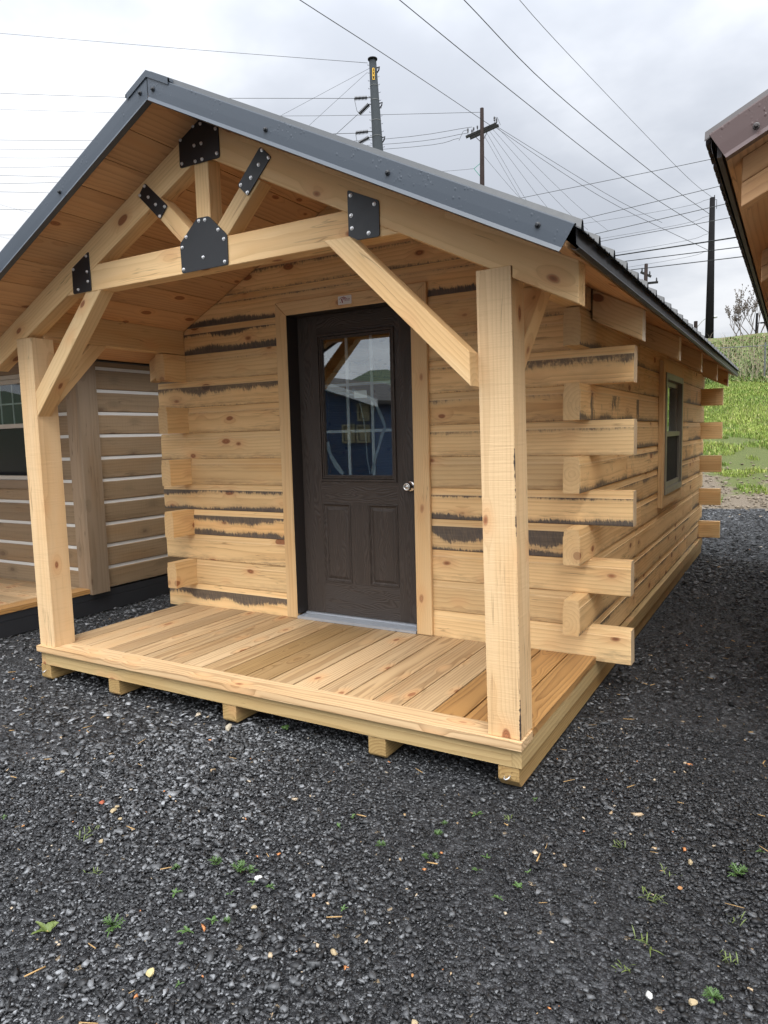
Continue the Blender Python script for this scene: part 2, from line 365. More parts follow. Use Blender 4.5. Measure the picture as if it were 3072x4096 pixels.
def bmobj(name,bm,mat,parent=None,loc=(0,0,0),smooth=False):
    mw=Matrix.Translation(Vector(loc)); bmesh.ops.translate(bm,verts=bm.verts,vec=-Vector(loc))
    return finish(name,bm_mesh(bm,name),mw,parent,mat,smooth)
SKYA,SKYB,SKYG,SUNE,SUNA,EXPO,SKYZ=3.8,5.6,1.8,1.5,35,0.30,2.0
WIRES= [('highest thin grey wire ending at the top of the steel pole', [(-60.45, 35.69, 37.11), (-36.87, 38.51, 30.22), (-18.88, 36.1, 23.35)], 0.014, 0.0), ('grey wire ending at the upper black insulator on the steel pole', [(-60.65, 35.35, 31.94), (-40.99, 37.05, 27.23), (-19.61, 35.66, 21.36)], 0.016, 0.0), ('thin wire passing behind the steel pole to the top of the wooden pole', [(-65.02, 37.78, 32.52), (-45.5, 39.48, 28.07), (-26.19, 37.21, 22.46), (-11.8, 36.28, 18.94)], 0.012, 0.0), ('grey wire ending at the lower black insulator on the steel pole', [(-60.81, 35.07, 27.92), (-44.31, 36.21, 24.58), (-19.57, 35.69, 19.38)], 0.016, 0.0), ('highest of three wires from the wooden pole crossarm behind the steel pole', [(-65.17, 37.53, 28.89), (-49.37, 39.48, 26.02), (-22.49, 39.76, 20.89), (-12.23, 36.1, 18.2)], 0.013, 0.0), ('middle of three wires from the wooden pole crossarm behind the steel pole', [(-65.2, 37.48, 28.12), (-49.71, 39.05, 25.3), (-21.66, 40.27, 20.6), (-12.49, 35.99, 17.89)], 0.013, 0.0), ('lowest of three wires from the wooden pole crossarm behind the steel pole', [(-65.23, 37.42, 27.26), (-50.09, 38.56, 24.51), (-20.84, 40.75, 20.32), (-12.91, 35.81, 17.65)], 0.013, 0.0), ('wire left of the porch roof, fifth up from the lowest', [(-65.26, 37.37, 26.54), (-53.75, 40.34, 24.89), (-32.88, 44.68, 21.52)], 0.016, 0.0), ('wire left of the porch roof, rising slightly to the right', [(-65.3, 37.31, 25.61), (-53.95, 40.07, 24.38), (-32.85, 44.7, 22.19)], 0.016, 0.0), ('wire left of the porch roof, third up from the lowest', [(-65.32, 37.27, 25.04), (-54.42, 39.43, 23.42), (-32.91, 44.66, 20.46)], 0.016, 0.0), ('wire left of the porch roof, second up from the lowest', [(-65.38, 37.16, 23.43), (-55.08, 38.49, 21.85), (-32.95, 44.63, 19.3)], 0.017, 0.0), ('lowest level wire left of the porch roof at the edge of view', [(-65.48, 37.0, 21.01), (-56.09, 37.0, 19.53), (-33.01, 44.58, 17.55)], 0.015, 0.0), ('faint slanting wire dropping towards the left rake of the roof', [(-73.99, 42.25, 27.97), (-65.94, 45.64, 25.26), (-42.81, 49.4, 17.46)], 0.01, 0.0), ('faintest slanting wire above the left end of the roof rake', [(-74.12, 42.03, 24.64), (-66.79, 44.39, 22.33), (-42.91, 49.31, 14.73)], 0.01, 0.0), ('boldest diagonal wire crossing the sky to the wooden pole crossarm', [(-7.16, 8.82, 11.73), (-9.34, 16.09, 14.32), (-10.21, 23.78, 15.94), (-11.31, 36.47, 18.22)], 0.014, 0.0), ('diagonal wire crossing the sky to the third fixing of the dark pole', [(-5.63, 10.13, 12.34), (-5.38, 15.02, 12.59), (-4.28, 22.01, 12.31), (-2.64, 28.67, 11.6), (0.01, 36.16, 10.57)], 0.012, 0.0), ('diagonal wire crossing the sky to the second fixing of the dark pole', [(-4.09, 11.16, 12.28), (-3.87, 15.75, 12.48), (-3.28, 21.28, 12.3), (-1.27, 28.93, 11.4), (0.04, 36.17, 11.41)], 0.012, 0.0), ('thin diagonal wire across the sky to the tip of the dark pole', [(-2.69, 12.99, 12.48), (-2.87, 17.21, 12.87), (-2.51, 24.6, 13.43), (-0.58, 32.07, 12.17), (0.1, 36.17, 12.2)], 0.008, 0.0), ('wire from the wooden pole crossarm down to the dark pole', [(-11.12, 36.55, 18.14), (-5.22, 36.29, 13.25), (-0.01, 36.16, 9.75)], 0.013, 0.0), ('highest faint wire running left from the dark pole', [(-49.21, 63.64, 20.34), (-7.53, 46.02, 14.71), (0.05, 36.17, 12.14)], 0.009, 0.0), ('second faint wire running left from the dark pole', [(-49.02, 63.79, 18.17), (-7.52, 46.02, 13.6), (0.02, 36.16, 11.36)], 0.009, 0.0), ('third faint wire running left from the dark pole', [(-44.39, 67.24, 17.24), (-6.77, 46.19, 12.59), (0.02, 36.16, 10.53)], 0.009, 0.0), ('lowest faint wire running left from the dark pole', [(-37.24, 71.68, 16.56), (-5.74, 46.41, 11.64), (-0.03, 36.16, 9.72)], 0.009, 0.0), ('street cable highest above the eave, passing right of the dark pole', [(-16.82, 26.72, 10.75), (-6.45, 26.55, 10.76), (1.36, 24.24, 10.05), (5.57, 21.32, 9.22)], 0.01, 0.0), ('street cable crossing just above the tip of the dark pole', [(-9.81, 30.61, 10.33), (-3.14, 27.53, 9.83), (1.67, 24.27, 9.16), (4.41, 21.37, 8.55)], 0.011, 0.0), ('street cable crossing the dark pole nearest its tip', [(-10.05, 30.51, 9.48), (-3.13, 27.53, 9.13), (1.83, 24.28, 8.56), (4.64, 21.36, 8.02)], 0.012, 0.0), ('thin street cable crossing the dark pole above the thick black one', [(-10.29, 30.4, 9.34), (-3.13, 27.53, 8.79), (2.01, 24.3, 8.1), (4.89, 21.35, 7.48)], 0.011, 0.0), ('thick black street cable crossing the dark pole', [(-9.17, 30.87, 8.86), (-2.56, 27.66, 8.18), (2.18, 24.31, 7.44), (4.85, 21.36, 6.84)], 0.024, 0.0), ('black street cable just below the thickest one', [(-8.95, 30.95, 8.73), (-2.4, 27.7, 7.92), (2.27, 24.31, 7.11), (4.91, 21.35, 6.47)], 0.016, 0.0), ('lowest black street cable, crossing the far crossarm pole', [(-8.01, 31.3, 8.38), (-1.95, 27.79, 7.57), (2.39, 24.32, 6.79), (4.84, 21.36, 6.19)], 0.016, 0.0), ('wire fanning from the wooden pole crossarm, highest of the fan', [(-11.08, 36.56, 18.2), (-6.27, 42.21, 15.16), (-3.83, 46.75, 14.17)], 0.012, 0.0), ('wire fanning from the wooden pole crossarm, second of the fan', [(-10.99, 36.6, 18.12), (-8.24, 41.71, 15.04), (-7.04, 46.13, 14.06)], 0.008, 0.0), ('wire fanning from the wooden pole crossarm, third of the fan', [(-11.24, 36.5, 18.08), (-9.09, 41.46, 15.13), (-8.25, 45.84, 14.22)], 0.008, 0.0), ('wire fanning from the wooden pole crossarm, steepest to the right', [(-11.37, 36.45, 17.96), (-9.92, 41.21, 15.22), (-9.53, 45.5, 14.42)], 0.008, 0.0), ('slack wire dropping from the wooden pole crossarm towards the eave', [(-11.56, 36.37, 17.98), (-10.77, 40.93, 15.3), (-10.8, 45.12, 14.54)], 0.008, 0.0), ('short wire dropping close beside the wooden pole', [(-11.63, 36.34, 17.72), (-11.01, 40.85, 15.32), (-11.15, 45.01, 14.7)], 0.008, 0.0), ('thin guy wire low on the wooden pole', [(-11.68, 36.33, 16.66), (-11.51, 40.67, 15.92), (-11.95, 44.75, 16.17)], 0.008, 0.0), ('thin guy wire slanting left from the steel pole, upper of two', [(-18.79, 36.16, 23.05), (-25.2, 35.45, 21.54), (-32.47, 34.42, 19.68)], 0.009, 0.0), ('thin guy wire slanting left from the steel pole, lower of two', [(-18.92, 36.08, 22.81), (-23.69, 36.57, 21.02), (-30.62, 36.16, 17.47)], 0.009, 0.0), ('slanting wire from the steel pole strain insulator to the roof edge', [(-19.46, 35.76, 20.45), (-21.75, 36.67, 20.07), (-27.26, 38.91, 19.22)], 0.014, 0.0), ('short level wire meeting the wooden pole at the green bracket', [(-27.94, 48.15, 22.07), (-16.4, 40.81, 18.04), (-12.15, 36.13, 15.97)], 0.01, 0.0)]
PTS= {'steel_top': (-18.62, 36.26, 23.54), 'steel_bot': (-18.46, 36.35, 18.24), 'wood_top': (-11.71, 36.31, 19.14), 'wood_bot': (-11.74, 36.3, 14.93), 'dark_top': (0.12, 36.18, 12.18), 'dark_bot': (0.12, 36.17, 5.69), 'far_top': (-6.48, 56.45, 13.84), 'far_bot': (-6.51, 56.44, 12.07), 'lamp_top': (-1.31, 43.06, 7.36), 'lamp_head': (-0.52, 43.15, 7.34), 'ins1a': (-19.61, 35.66, 21.36), 'ins1b': (-18.93, 36.08, 21.39), 'ins2a': (-19.38, 35.81, 20.47), 'ins2b': (-18.86, 36.12, 21.02), 'ins3a': (-19.6, 35.67, 19.39), 'ins3b': (-18.93, 36.08, 19.46), 'ins4a': (-19.46, 35.76, 18.8), 'ins4b': (-18.9, 36.1, 19.13), 'armL': (-12.44, 36.01, 17.72), 'armR': (-11.08, 36.56, 18.22), 'arm2L': (-12.23, 36.1, 17.64), 'arm2R': (-10.97, 36.6, 18.12), 'fa1': (-6.77, 56.39, 13.2), 'fa1r': (-6.22, 56.49, 12.9), 'fa2': (-6.76, 56.39, 12.37), 'fa2r': (-5.73, 56.57, 12.38), 'bracket': (-12.15, 36.13, 15.97), 'brT': (-11.75, 36.3, 16.29), 'brB': (-11.76, 36.29, 15.44)}
WEEDS= [(2.14, -1.45, 0.09, 'big'), (2.29, -1.34, 0.075, 'thin'), (2.51, -1.25, 0.055, 'rosette'), (2.54, -1.18, 0.045, 'rosette'), (2.34, -1.14, 0.05, 'rosette'), (2.44, -0.95, 0.07, 'thin'), (2.34, -0.95, 0.05, 'thin'), (2.48, -0.93, 0.04, 'thin'), (2.53, -0.98, 0.04, 'rosette'), (2.59, -0.97, 0.03, 'rosette'), (1.86, 0.04, 0.07, 'broad'), (2.5, -1.06, 0.03, 'rosette'), (2.6, -0.49, 0.03, 'rosette'), (2.59, -0.57, 0.035, 'rosette'), (2.86, -0.95, 0.03, 'rosette'), (2.64, -1.41, 0.025, 'rosette'), (2.24, -1.04, 0.03, 'thin'), (2.58, -1.16, 0.03, 'thin'), (2.53, -1.3, 0.025, 'rosette'), (1.39, -1.12, 0.03, 'rosette'), (1.77, -1.02, 0.04, 'grass'), (1.8, -1.07, 0.05, 'grass'), (2.01, -1.19, 0.04, 'grass'), (3.9, -0.2, 0.07, 'thin'), (3.88, -0.79, 0.05, 'thin'), (3.3, -0.6, 0.05, 'rosette'), (3.15, -0.5, 0.04, 'rosette'), (3.01, -0.26, 0.045, 'rosette'), (2.94, -0.45, 0.045, 'thin'), (2.79, -0.6, 0.04, 'thin'), (3.15, -0.58, 0.04, 'rosette'), (3.26, -0.68, 0.035, 'rosette'), (3.17, -0.05, 0.04, 'rosette'), (2.96, -0.59, 0.03, 'thin'), (2.99, -0.57, 0.03, 'thin'), (3.7, -0.46, 0.05, 'grass'), (3.53, -0.22, 0.06, 'grass'), (3.7, -0.67, 0.07, 'grass'), (3.9, -0.63, 0.05, 'grass'), (3.96, -0.03, 0.035, 'rosette'), (3.66, -0.79, 0.05, 'grass'), (3.65, -0.45, 0.05, 'grass'), (3.3, -0.51, 0.03, 'rosette'), (3.91, -0.45, 0.05, 'grass'), (2.93, -0.37, 0.03, 'thin'), (3.71, -0.3, 0.04, 'grass'), (3.13, -0.22, 0.04, 'grass')]
STONES= [(1.631, -0.857, 0.03, 'brick'), (2.532, -1.411, 0.035, 'yellow'), (1.733, -0.884, 0.035, 'tan'), (1.805, -0.909, 0.025, 'tan'), (1.717, -0.85, 0.022, 'tan'), (1.866, -1.047, 0.025, 'tan'), (2.605, -1.069, 0.025, 'tan'), (2.938, -1.113, 0.03, 'tan'), (2.522, -0.943, 0.03, 'white'), (2.737, -0.931, 0.018, 'orange'), (2.009, -1.112, 0.018, 'orange'), (0.815, -0.697, 0.022, 'orange'), (1.589, -0.068, 0.06, 'cream'), (2.063, -0.918, 0.03, 'cream'), (2.5, -1.137, 0.025, 'cream'), (1.506, -1.115, 0.015, 'orange'), (1.243, -0.761, 0.022, 'tan'), (1.066, -0.683, 0.015, 'orange'), (3.756, -0.199, 0.03, 'tan'), (3.812, -0.319, 0.024, 'cream'), (3.777, 0.108, 0.025, 'cream'), (3.837, -0.829, 0.03, 'tan'), (3.504, -0.704, 0.022, 'cream'), (3.423, -0.715, 0.016, 'cream'), (3.737, -0.852, 0.03, 'white'), (3.673, -0.959, 0.02, 'white'), (2.979, -0.874, 0.015, 'orange'), (3.17, -1.08, 0.015, 'orange'), (3.246, -1.217, 0.025, 'tan'), (3.438, -0.068, 0.016, 'cream'), (3.743, -0.358, 0.02, 'orange')]
# ------------------------------------------------------------------ the pine log cabin
XC=1.54; Z0=-.027; HR=.18775; D=1.215; T=.089; YB=6.29
SL=.5
def soff(x): return 2.731-SL*abs(x-XC)          # underside of the soffit boards
cabin=thing('log_cabin','new honey pine log cabin with front porch and dark brown half glass door','cabin',(XC,3.1,G))
LOGP=[(.003,0),(0,.004),(0,.148),(.0035,.1487),(.0075,.1870),(.0815,.1870),(.0855,.1487),(.089,.148),(.089,.004),(.086,0)]
jr=random.Random(17)
def log(O,ex,ey,L,parent=cabin,st=0,sb=0,sd=0,sv=0,roofcut=False,mat='log',prof=LOGP,name='log',jig=False):
    mw=frame(O,ex,ey=ey); bm=bmesh.new()
    e0,e1,t0,t1=[jr.uniform(-1,1) for _ in range(4)]
    a=[bm.verts.new((e0*.005+t0*.02*(p[1]-.09)+.006*t1*p[0],p[0],p[1])) for p in prof]; b=[bm.verts.new((L+(e1*.005+t1*.02*(p[1]-.09) if jig else 0),p[0],p[1])) for p in prof]; n=len(a)
    if not jig:
        for v_ in a: v_.co.x=0
    bm.faces.new(a); bm.faces.new(b[::-1])
    for i in range(n): bm.faces.new((a[i],a[(i+1)%n],b[(i+1)%n],b[i]))
    bmesh.ops.recalc_face_normals(bm,faces=bm.faces)
    if roofcut:
        inv=mw.inverted(); r3=inv.to_3x3()
        for sgn in (-1,1):
            p=inv@Vector((XC,O[1],2.726)); nn=(r3@Vector((sgn*SL,0,1))).normalized()
            g=bm.verts[:]+bm.edges[:]+bm.faces[:]
            bmesh.ops.bisect_plane(bm,geom=g,plane_co=p,plane_no=nn,clear_outer=True)
            bd=[e for e in bm.edges if e.is_boundary]
            if bd: bmesh.ops.holes_fill(bm,edges=bd)
    if len(bm.verts)<4: bm.free(); return None
    o=finish(name,bm_mesh(bm,name),mw,parent,mat)
    for k,v in (('st',st),('sb',sb),('sd',sd),('sv',sv)): o[k]=float(v)
    return o
# stains per row: (top band, bottom band, darkness)  left of the door / right of the door
SL_=[(.62,0,.9),(.02,.05,.5),(.06,.12,.55),(.36,.34,.92),(.26,.27,.95),(.10,.06,.5),(.05,.12,.5),(.12,.12,.6),(.44,.10,.75),(.14,.10,.5),(.30,.42,1.),(.08,.35,1.),(.2,.18,.7),(.1,.1,.6),(0,.1,.4)]
SR_=[(0,.05,.4),(.03,.10,.5),(.06,.06,.5),(.75,.30,.95),(.12,.30,1.),(.05,.03,.45),(.16,.10,.6),(.22,.12,.6),(.30,.10,.65),(.22,.14,.5),(.10,.2,.6),(.25,.3,.9)]
XL,XR=.045,3.066                                   # outer faces of the side walls
for k in range(15):
    zb=Z0+k*HR
    if k%2==0 and k<10: xl,xr=-.165,3.285
    elif k>=10: xl,xr=XL+.088,XR-.088
    else: xl,xr=XL+.0885,XR-.0885
    if k<11:
        s=SL_[k]; log((xl,D,zb),(1,0,0),(0,1,0),1.03-xl,jig=k%2==0 and k<10,st=s[0],sb=s[1],sd=s[2],roofcut=k>=9)
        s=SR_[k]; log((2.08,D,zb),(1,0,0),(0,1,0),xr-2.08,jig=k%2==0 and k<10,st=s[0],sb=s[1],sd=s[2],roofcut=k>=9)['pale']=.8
    else:
        s=SL_[k]; log((xl,D,zb),(1,0,0),(0,1,0),xr-xl,st=s[0],sb=s[1],sd=s[2],roofcut=True)
# side walls; odd rows run forward past the front wall and back past the rear wall
r_=random.Random(3)
WY0,WY1,WZ0,WZ1=3.44,4.39,.69,1.68                 # window opening in the right wall
for k in range(10):
    zb=Z0+k*HR
    y0,y1=(1.01,6.5) if k%2 else (1.3045,6.2)
    cuts=[y0,y1]
    if k in (4,5,6,7,8): cuts+= [WY0,WY1]
    for c in ([2.15+r_.random()*.7] if k not in (0,) else [])+[5.0+r_.random()*.7]: cuts.append(c)
    cuts.sort()
    for a,b in zip(cuts[:-1],cuts[1:]):
        if k in (4,5,6,7,8) and a>=WY0-.01 and b<=WY1+.01: continue
        vv={7:1.0,5:.55,9:.8,8:.6}.get(k,.35)*(1.0 if a<2.2 or k!=7 else .5)
        log((XR,a,zb),(0,1,0),(-1,0,0),b-a,st=r_.choice([0,.08,.2]),sb=r_.choice([.1,.22,.34]),sd=.75,sv=vv*r_.choice([.35,.7,.9]) if k not in (1,3) else .3)
    log((XL,y1,zb),(0,-1,0),(1,0,0),y1-y0,st=.05,sb=.1,sd=.5)
for k in range(15):
    zb=Z0+k*HR
    xl,xr=(-.165,3.285) if (k%2==0 and k<10) else (XL+.0885,XR-.0885)
    log((xr,YB,zb),(-1,0,0),(0,-1,0),xr-xl,st=.1,sb=.1,sd=.6,roofcut=k>=9)

# porch deck
deck=bmesh.new()
o=wbox('deck_frame',.041,3.059,.0,.038,-.119,-.036,'treated',cabin,'x'); DECK=o
wbox('rim_joist',3.060,3.100,.001,6.28,-.119,-.037,'treated',DECK,'y')
wbox('rim_joist',.0,.040,.001,6.28,-.119,-.037,'treated',DECK,'y')
for y in (.6,1.2,2.4,3.6,4.8,6.2): wbox('floor_joist',.041,3.059,y,y+.038,-.119,-.037,'treated',DECK,'x')
wbox('floor',.15,2.96,1.32,6.19,-.036,-.030,'deck',cabin,'x',bv=0)
wbox('nosing_board',-.012,3.108,-.022,.118,-.036,0,'deck',DECK,'x',bv=.006,attrs={'wet':.02,'dk':0})
nb=20; x0,x1=-.004,3.107; wdt=(x1-x0)/nb
for i in range(nb):
    wet={19:.92,18:.76,17:.70,16:.12,15:.05}.get(i,.02+.16*rng.random())
    dk={8:.45,9:.95,10:.85,11:.35,0:.3}.get(i,.22*rng.random())
    wbox('deck_board',x0+i*wdt+.0042,x0+(i+1)*wdt-.0042,.121,1.2135 if i not in () else 1.2135,-.036,-.0005-rng.random()*.002,'deck',DECK,'y',bv=.004,attrs={'wet':wet,'dk':dk})
for i,x in enumerate((-.016,.607,1.488,2.372,2.998)):
    mw=frame((x+.09,.004,-.2148),(0,1,0),ey=(-1,0,0)); bm=bmesh.new()
    n0=.035 if i==4 else .012
    pr=[(0,.0),(0,.0)] 
    poly=[(0,n0),(0,.0935),(6.29,.0935),(6.29,0),(n0*.9,0)]
    a=[bm.verts.new((p[0],0,p[1])) for p in poly]; b=[bm.verts.new((p[0],.091,p[1])) for p in poly]
    bm.faces.new(a); bm.faces.new(b[::-1])
    for q in range(5): bm.faces.new((a[q],b[q],b[(q+1)%5],a[(q+1)%5]))
    bmesh.ops.recalc_face_normals(bm,faces=bm.faces); bevel(bm,.005,2)
    sk=finish('skid',bm_mesh(bm,'skid'),mw,cabin,'skid')
    if i in (0,4):
        bm=bmesh.new(); cx=x+.035
        tube_bm(bm,[(cx-.006,.0,-.165),(cx-.004,-.012,-.170),(cx+.006,-.016,-.170),(cx+.016,-.012,-.163),(cx+.018,.0,-.157)],.0028,6)
        bmobj('staple',bm,'bolt',sk,(cx,0,-.165),True)

# posts, braces, beams, truss
def leanpost(name,x,lean):
    ex=Vector((-lean,0,1.855)); mw=frame((x,.1405,.0006),ex,ey=(0,-1,0)); bm=bmesh.new()
    bm_box(bm,0,ex.length,0,.1405,0,.1405); bevel(bm,.004,2)
    return finish(name,bm_mesh(bm,name),mw,cabin,'post')
leanpost('post',0.0,-.002)['wane']=0.0; leanpost('post',2.958,.031)['wane']=1.0
dn=Vector((1,0,-SL)).normalized(); up=Vector((1,0,SL)).normalized()
zr=lambda x:2.575-.497*abs(x-XC)
rp=[(XC-.001,zr(XC)),(XC-.001,zr(XC)+.155),(-.245,zr(-.245)+.155),(-.245,zr(-.245)),(-.004,zr(-.004)),(-.004,1.857),(.093,1.857)]
prism('rafter',xz(rp),(XC,0,zr(XC)),up,(-SL,0,1),0,.089,'timber',cabin)
rp=[(XC+.001,zr(XC)),(XC+.001,zr(XC)+.155),(3.324,zr(3.324)+.155),(3.324,zr(3.324)),(3.074,zr(3.074)),(3.074,1.857),(2.986,1.857)]
prism('rafter',xz(rp),(XC,0,zr(XC)),dn,(SL,0,1),0,.089,'timber',cabin)
prism('tie_beam',xz([(.483,2.05),(2.597,2.05),(2.327,2.185),(.753,2.185)],.002),(.483,.002,2.05),(1,0,0),(0,0,1),0,.087,'timber',cabin)
prism('king_post',xz([(1.487,2.186),(1.575,2.186),(1.575,2.56),(1.487,2.56)],.003),(1.487,.003,2.19),(0,0,1),(-1,0,0),0,.085,'timber',cabin)
prism('strut',xz([(1.39,2.186),(1.486,2.186),(1.486,2.207),(1.257,2.434),(1.178,2.395)],.003),(1.39,.003,2.186),(-1,0,1),(-1,0,-1),0,.085,'timber',cabin)
prism('strut',xz([(3.064-x,z) for x,z in [(1.39,2.186),(1.486,2.186),(1.486,2.207),(1.257,2.434),(1.178,2.395)]][::-1],.003),(1.676,.003,2.186),(1,0,1),(-1,0,1),0,.085,'timber',cabin)
prism('brace',xz([(.1412,1.398),(.770,2.0495),(.645,2.0495),(.1412,1.542)],.002),(.141,.002,1.40),(1,0,1.02),(-1,0,1),0,.087,'timber',cabin)
prism('brace',xz([(2.9345,1.413),(2.932,1.543),(2.407,2.0495),(2.281,2.0495)],.002),(2.934,.002,1.413),(-1,0,1),(1,0,1),0,.087,'timber',cabin)
def yz(pts,x): return [(x,p[0],p[1]) for p in pts]
for x in (.0435,2.9775):
    prism('brace',yz([(.1415,1.457),(.1415,1.583),(.413,1.8545),(.539,1.8545)],x),(x,.1415,1.457),(0,1,1),(0,-1,1),-.0875,0,'timber',cabin)
def beam(xa,za,xb,zb):
    prism('beam',[(xa,.0895,1.8555),(xb,.0895,1.8555),(xb,.0895,zb),(xa,.0895,za)],(xa,.0895,1.8555),(0,1,0),(0,0,1),0,0,'timber',cabin) if False else None
    mw=frame((xb,.0895,1.8555),(0,1,0),ey=(-1,0,0)); bm=bmesh.new(); L=D-.0895-.0005
    pl=[(0,0),(xb-xa,0),(xb-xa,za-1.8555),(0,zb-1.8555)]
    a=[bm.verts.new((0,p[0],p[1])) for p in pl]; b=[bm.verts.new((L,p[0],p[1])) for p in pl]
    bm.faces.new(a); bm.faces.new(b[::-1])
    for q in range(4): bm.faces.new((a[q],a[(q+1)%4],b[(q+1)%4],b[q]))
    bmesh.ops.recalc_face_normals(bm,faces=bm.faces); bevel(bm,.0025)
    finish('beam',bm_mesh(bm,'beam'),mw,cabin,'timber')
beam(.043,soff(.043)-.001,.132,soff(.132)-.001); beam(2.977,soff(2.977)-.001,3.066,soff(3.066)-.001)

bolt_me=None
def bolts(plate,pts,y=-.005):
    global bolt_me
    for x,z in pts:
        if bolt_me is None:
            bm=bmesh.new(); lathe_bm(bm,[(.0086,0),(.0086,-.0012),(.0060,-.0016),(.0060,-.0055),(.0050,-.0066),(.002,-.007)],12,Matrix.Rotation(-PI/2,4,'X'))
            bolt_me=bm_mesh(bm,'bolt'); bolt_me.materials.append(M['bolt'])
        mw=Matrix.Translation((x,y,z)); o=bpy.data.objects.new('bolt',bolt_me); C.objects.link(o); WM[o]=mw
        o.parent=plate; o.matrix_local=WM[plate].inverted()@mw
def plate(pts,bl):
    p=prism('gusset_plate',xz(round_poly(pts),-.0005),(pts[0][0],-.0005,pts[0][1]),(1,0,0),(0,0,1),-.005,0,'steel',cabin,bv=.0008)
    bolts(p,bl,-.0055)
plate([(1.404,2.681),(1.523,2.737),(1.657,2.681),(1.658,2.539),(1.402,2.541)],[(1.502,2.712),(1.549,2.712),(1.641,2.669),(1.409+.008,2.668),(1.503,2.624),(1.548,2.624),(1.642,2.56),(1.418,2.559),(1.505,2.552),(1.549,2.553)])
plate([(1.375,2.193),(1.378,2.051),(1.679,2.053),(1.68,2.189),(1.57,2.292),(1.495,2.294)],[(1.508,2.279),(1.547,2.277),(1.627,2.219),(1.42,2.218),(1.66,2.172),(1.390,2.173),(1.524,2.108),(1.659,2.069),(1.392,2.069)])
plate([(1.155,2.522),(1.305,2.387),(1.247,2.331),(1.106,2.466)],[(1.154,2.506),(1.117,2.468),(1.177,2.449),(1.225,2.405),(1.287,2.384),(1.249,2.345)])
plate([(1.899,2.536),(1.959,2.479),(1.814,2.338),(1.758,2.394)],[(3.064-1.154,2.517),(3.064-1.119,2.478),(3.064-1.177,2.459),(3.064-1.225,2.412),(3.064-1.286,2.392),(3.064-1.249,2.352)])
plate([(.553,2.188),(.698,2.258),(.701,2.052),(.551,2.05)],[(.679,2.236),(.567,2.18),(.678,2.154),(.68,2.103),(.597,2.07)])
plate([(2.353,2.264),(2.506,2.194),(2.505,2.051),(2.354,2.053)],[(2.370,2.238),(2.484,2.183),(2.370,2.156),(2.372,2.104),(2.453,2.072)])

# ------------------------------------------------------------------ roof
RY0,RY1=-.30,6.78
def slope_pt(x,dz=0): return soff(x)+dz
def sheet(sgn,mat,xc,zc,xe,ya,yb,parent,name,pitch=.2286):
    """ribbed metal sheet: profile along y, run down the slope"""
    bm=bmesh.new(); prof=[]
    y=ya
    while y<yb:
        for dy,dz in ((0,0),(.010,.028),(.026,.028),(.036,0),(.085,0),(.091,.004),(.101,.004),(.107,0),(.155,0),(.161,.004),(.171,.004),(.177,0)):
            if y+dy<yb: prof.append((y+dy,dz))
        y+=pitch
    prof.append((yb,0))
    rows=[]
    for x in (xc,xe):
        z=zc-SL*abs(x-xc)
        rows.append([bm.verts.new((x,p[0],z+p[1])) for p in prof]); rows.append([bm.verts.new((x,p[0],z+p[1]-.003)) for p in prof])
    n=len(prof)
    for i in range(n-1):
        bm.faces.new((rows[0][i],rows[0][i+1],rows[2][i+1],rows[2][i])); bm.faces.new((rows[1][i],rows[3][i],rows[3][i+1],rows[1][i+1]))
        bm.faces.new((rows[2][i],rows[2][i+1],rows[3][i+1],rows[3][i]))
    return bmobj(name,bm,mat,parent,(xe,(ya+yb)/2,zc-SL*abs(xe-xc)))
def geo_attr(o,vals,name='drops'):
    a=o.data.attributes.new(name,'FLOAT','POINT'); a.data.foreach_set('value',np.array(vals,dtype=np.float32))
XEL,XER=XC-1.845,XC+1.845
ROOF=sheet(1,'roofribs',XC,2.806,XER+.024,RY0+.004,RY1,cabin,'roof')
sheet(-1,'roofribs',XC,2.806,XEL,RY0+.004,RY1,ROOF,'metal_panel')
def rake(xa,za,xb,zb,y,h,mat,parent,flip,name='rake_trim'):
    """folded gable trim: plumb face, small return under the soffit edge and a flange over the sheet"""
    bm=bmesh.new()
    prof=[(.075,.004+.006),(.0,.004),(-.001,0),(-.001,-.5*h),(0,-h+.012),(-.007,-h-.003),(.022,-h-.004)]   # (y offset, z offset)
    cut=.046   # end cut square to the slope
    vals=[]; rows=[]
    nseg=10
    for s in range(nseg+1):
        t=s/nseg; r=[]
        for dy,dz in prof:
            dx=0
            if s==nseg: dx=cut*(dz/h)*flip
            x=xa+(xb-xa)*t+dx; z=za+(zb-za)*t+dz-(dx*flip)*SL*0+(-SL*dx*flip)
            r.append(bm.verts.new((x,y+dy,z))); vals.append(1.0 if -.72*h<dz else 0.0)
        rows.append(r)
    for s in range(nseg):
        for i in range(len(prof)-1): bm.faces.new((rows[s][i],rows[s][i+1],rows[s+1][i+1],rows[s+1][i]))
    bm.verts.index_update()
    fs=bm.faces[:]
    o=bmobj(name,bm,mat,parent,(xb,y,zb)); geo_attr(o,vals)
    m=o.modifiers.new('thick','SOLIDIFY'); m.thickness=.0012; m.offset=0
    return o
rk1=rake(XC+.002,2.806,XER+.006,2.806-SL*1.848,RY0-.008,.098,'roof',ROOF,1)
rk2=rake(XC-.002,2.806,XEL-.006,2.806-SL*1.848,RY0-.008,.098,'roof',ROOF,-1)
scr=None
def screws(parent,pts,y,mat='driptrim'):
    for x,z in pts:
        bm=bmesh.new(); lathe_bm(bm,[(.010,0),(.010,-.002),(.0065,-.003),(.0065,-.009),(.004,-.0105)],8,Matrix.Translation((x,y,z))@Matrix.Rotation(-PI/2,4,'X'))
        bmobj('screw',bm,mat,parent,(x,y,z))
screws(rk1,[(1.575,2.741),(2.178,2.439),(2.722,2.169),(3.273,1.898)],RY0-.011)
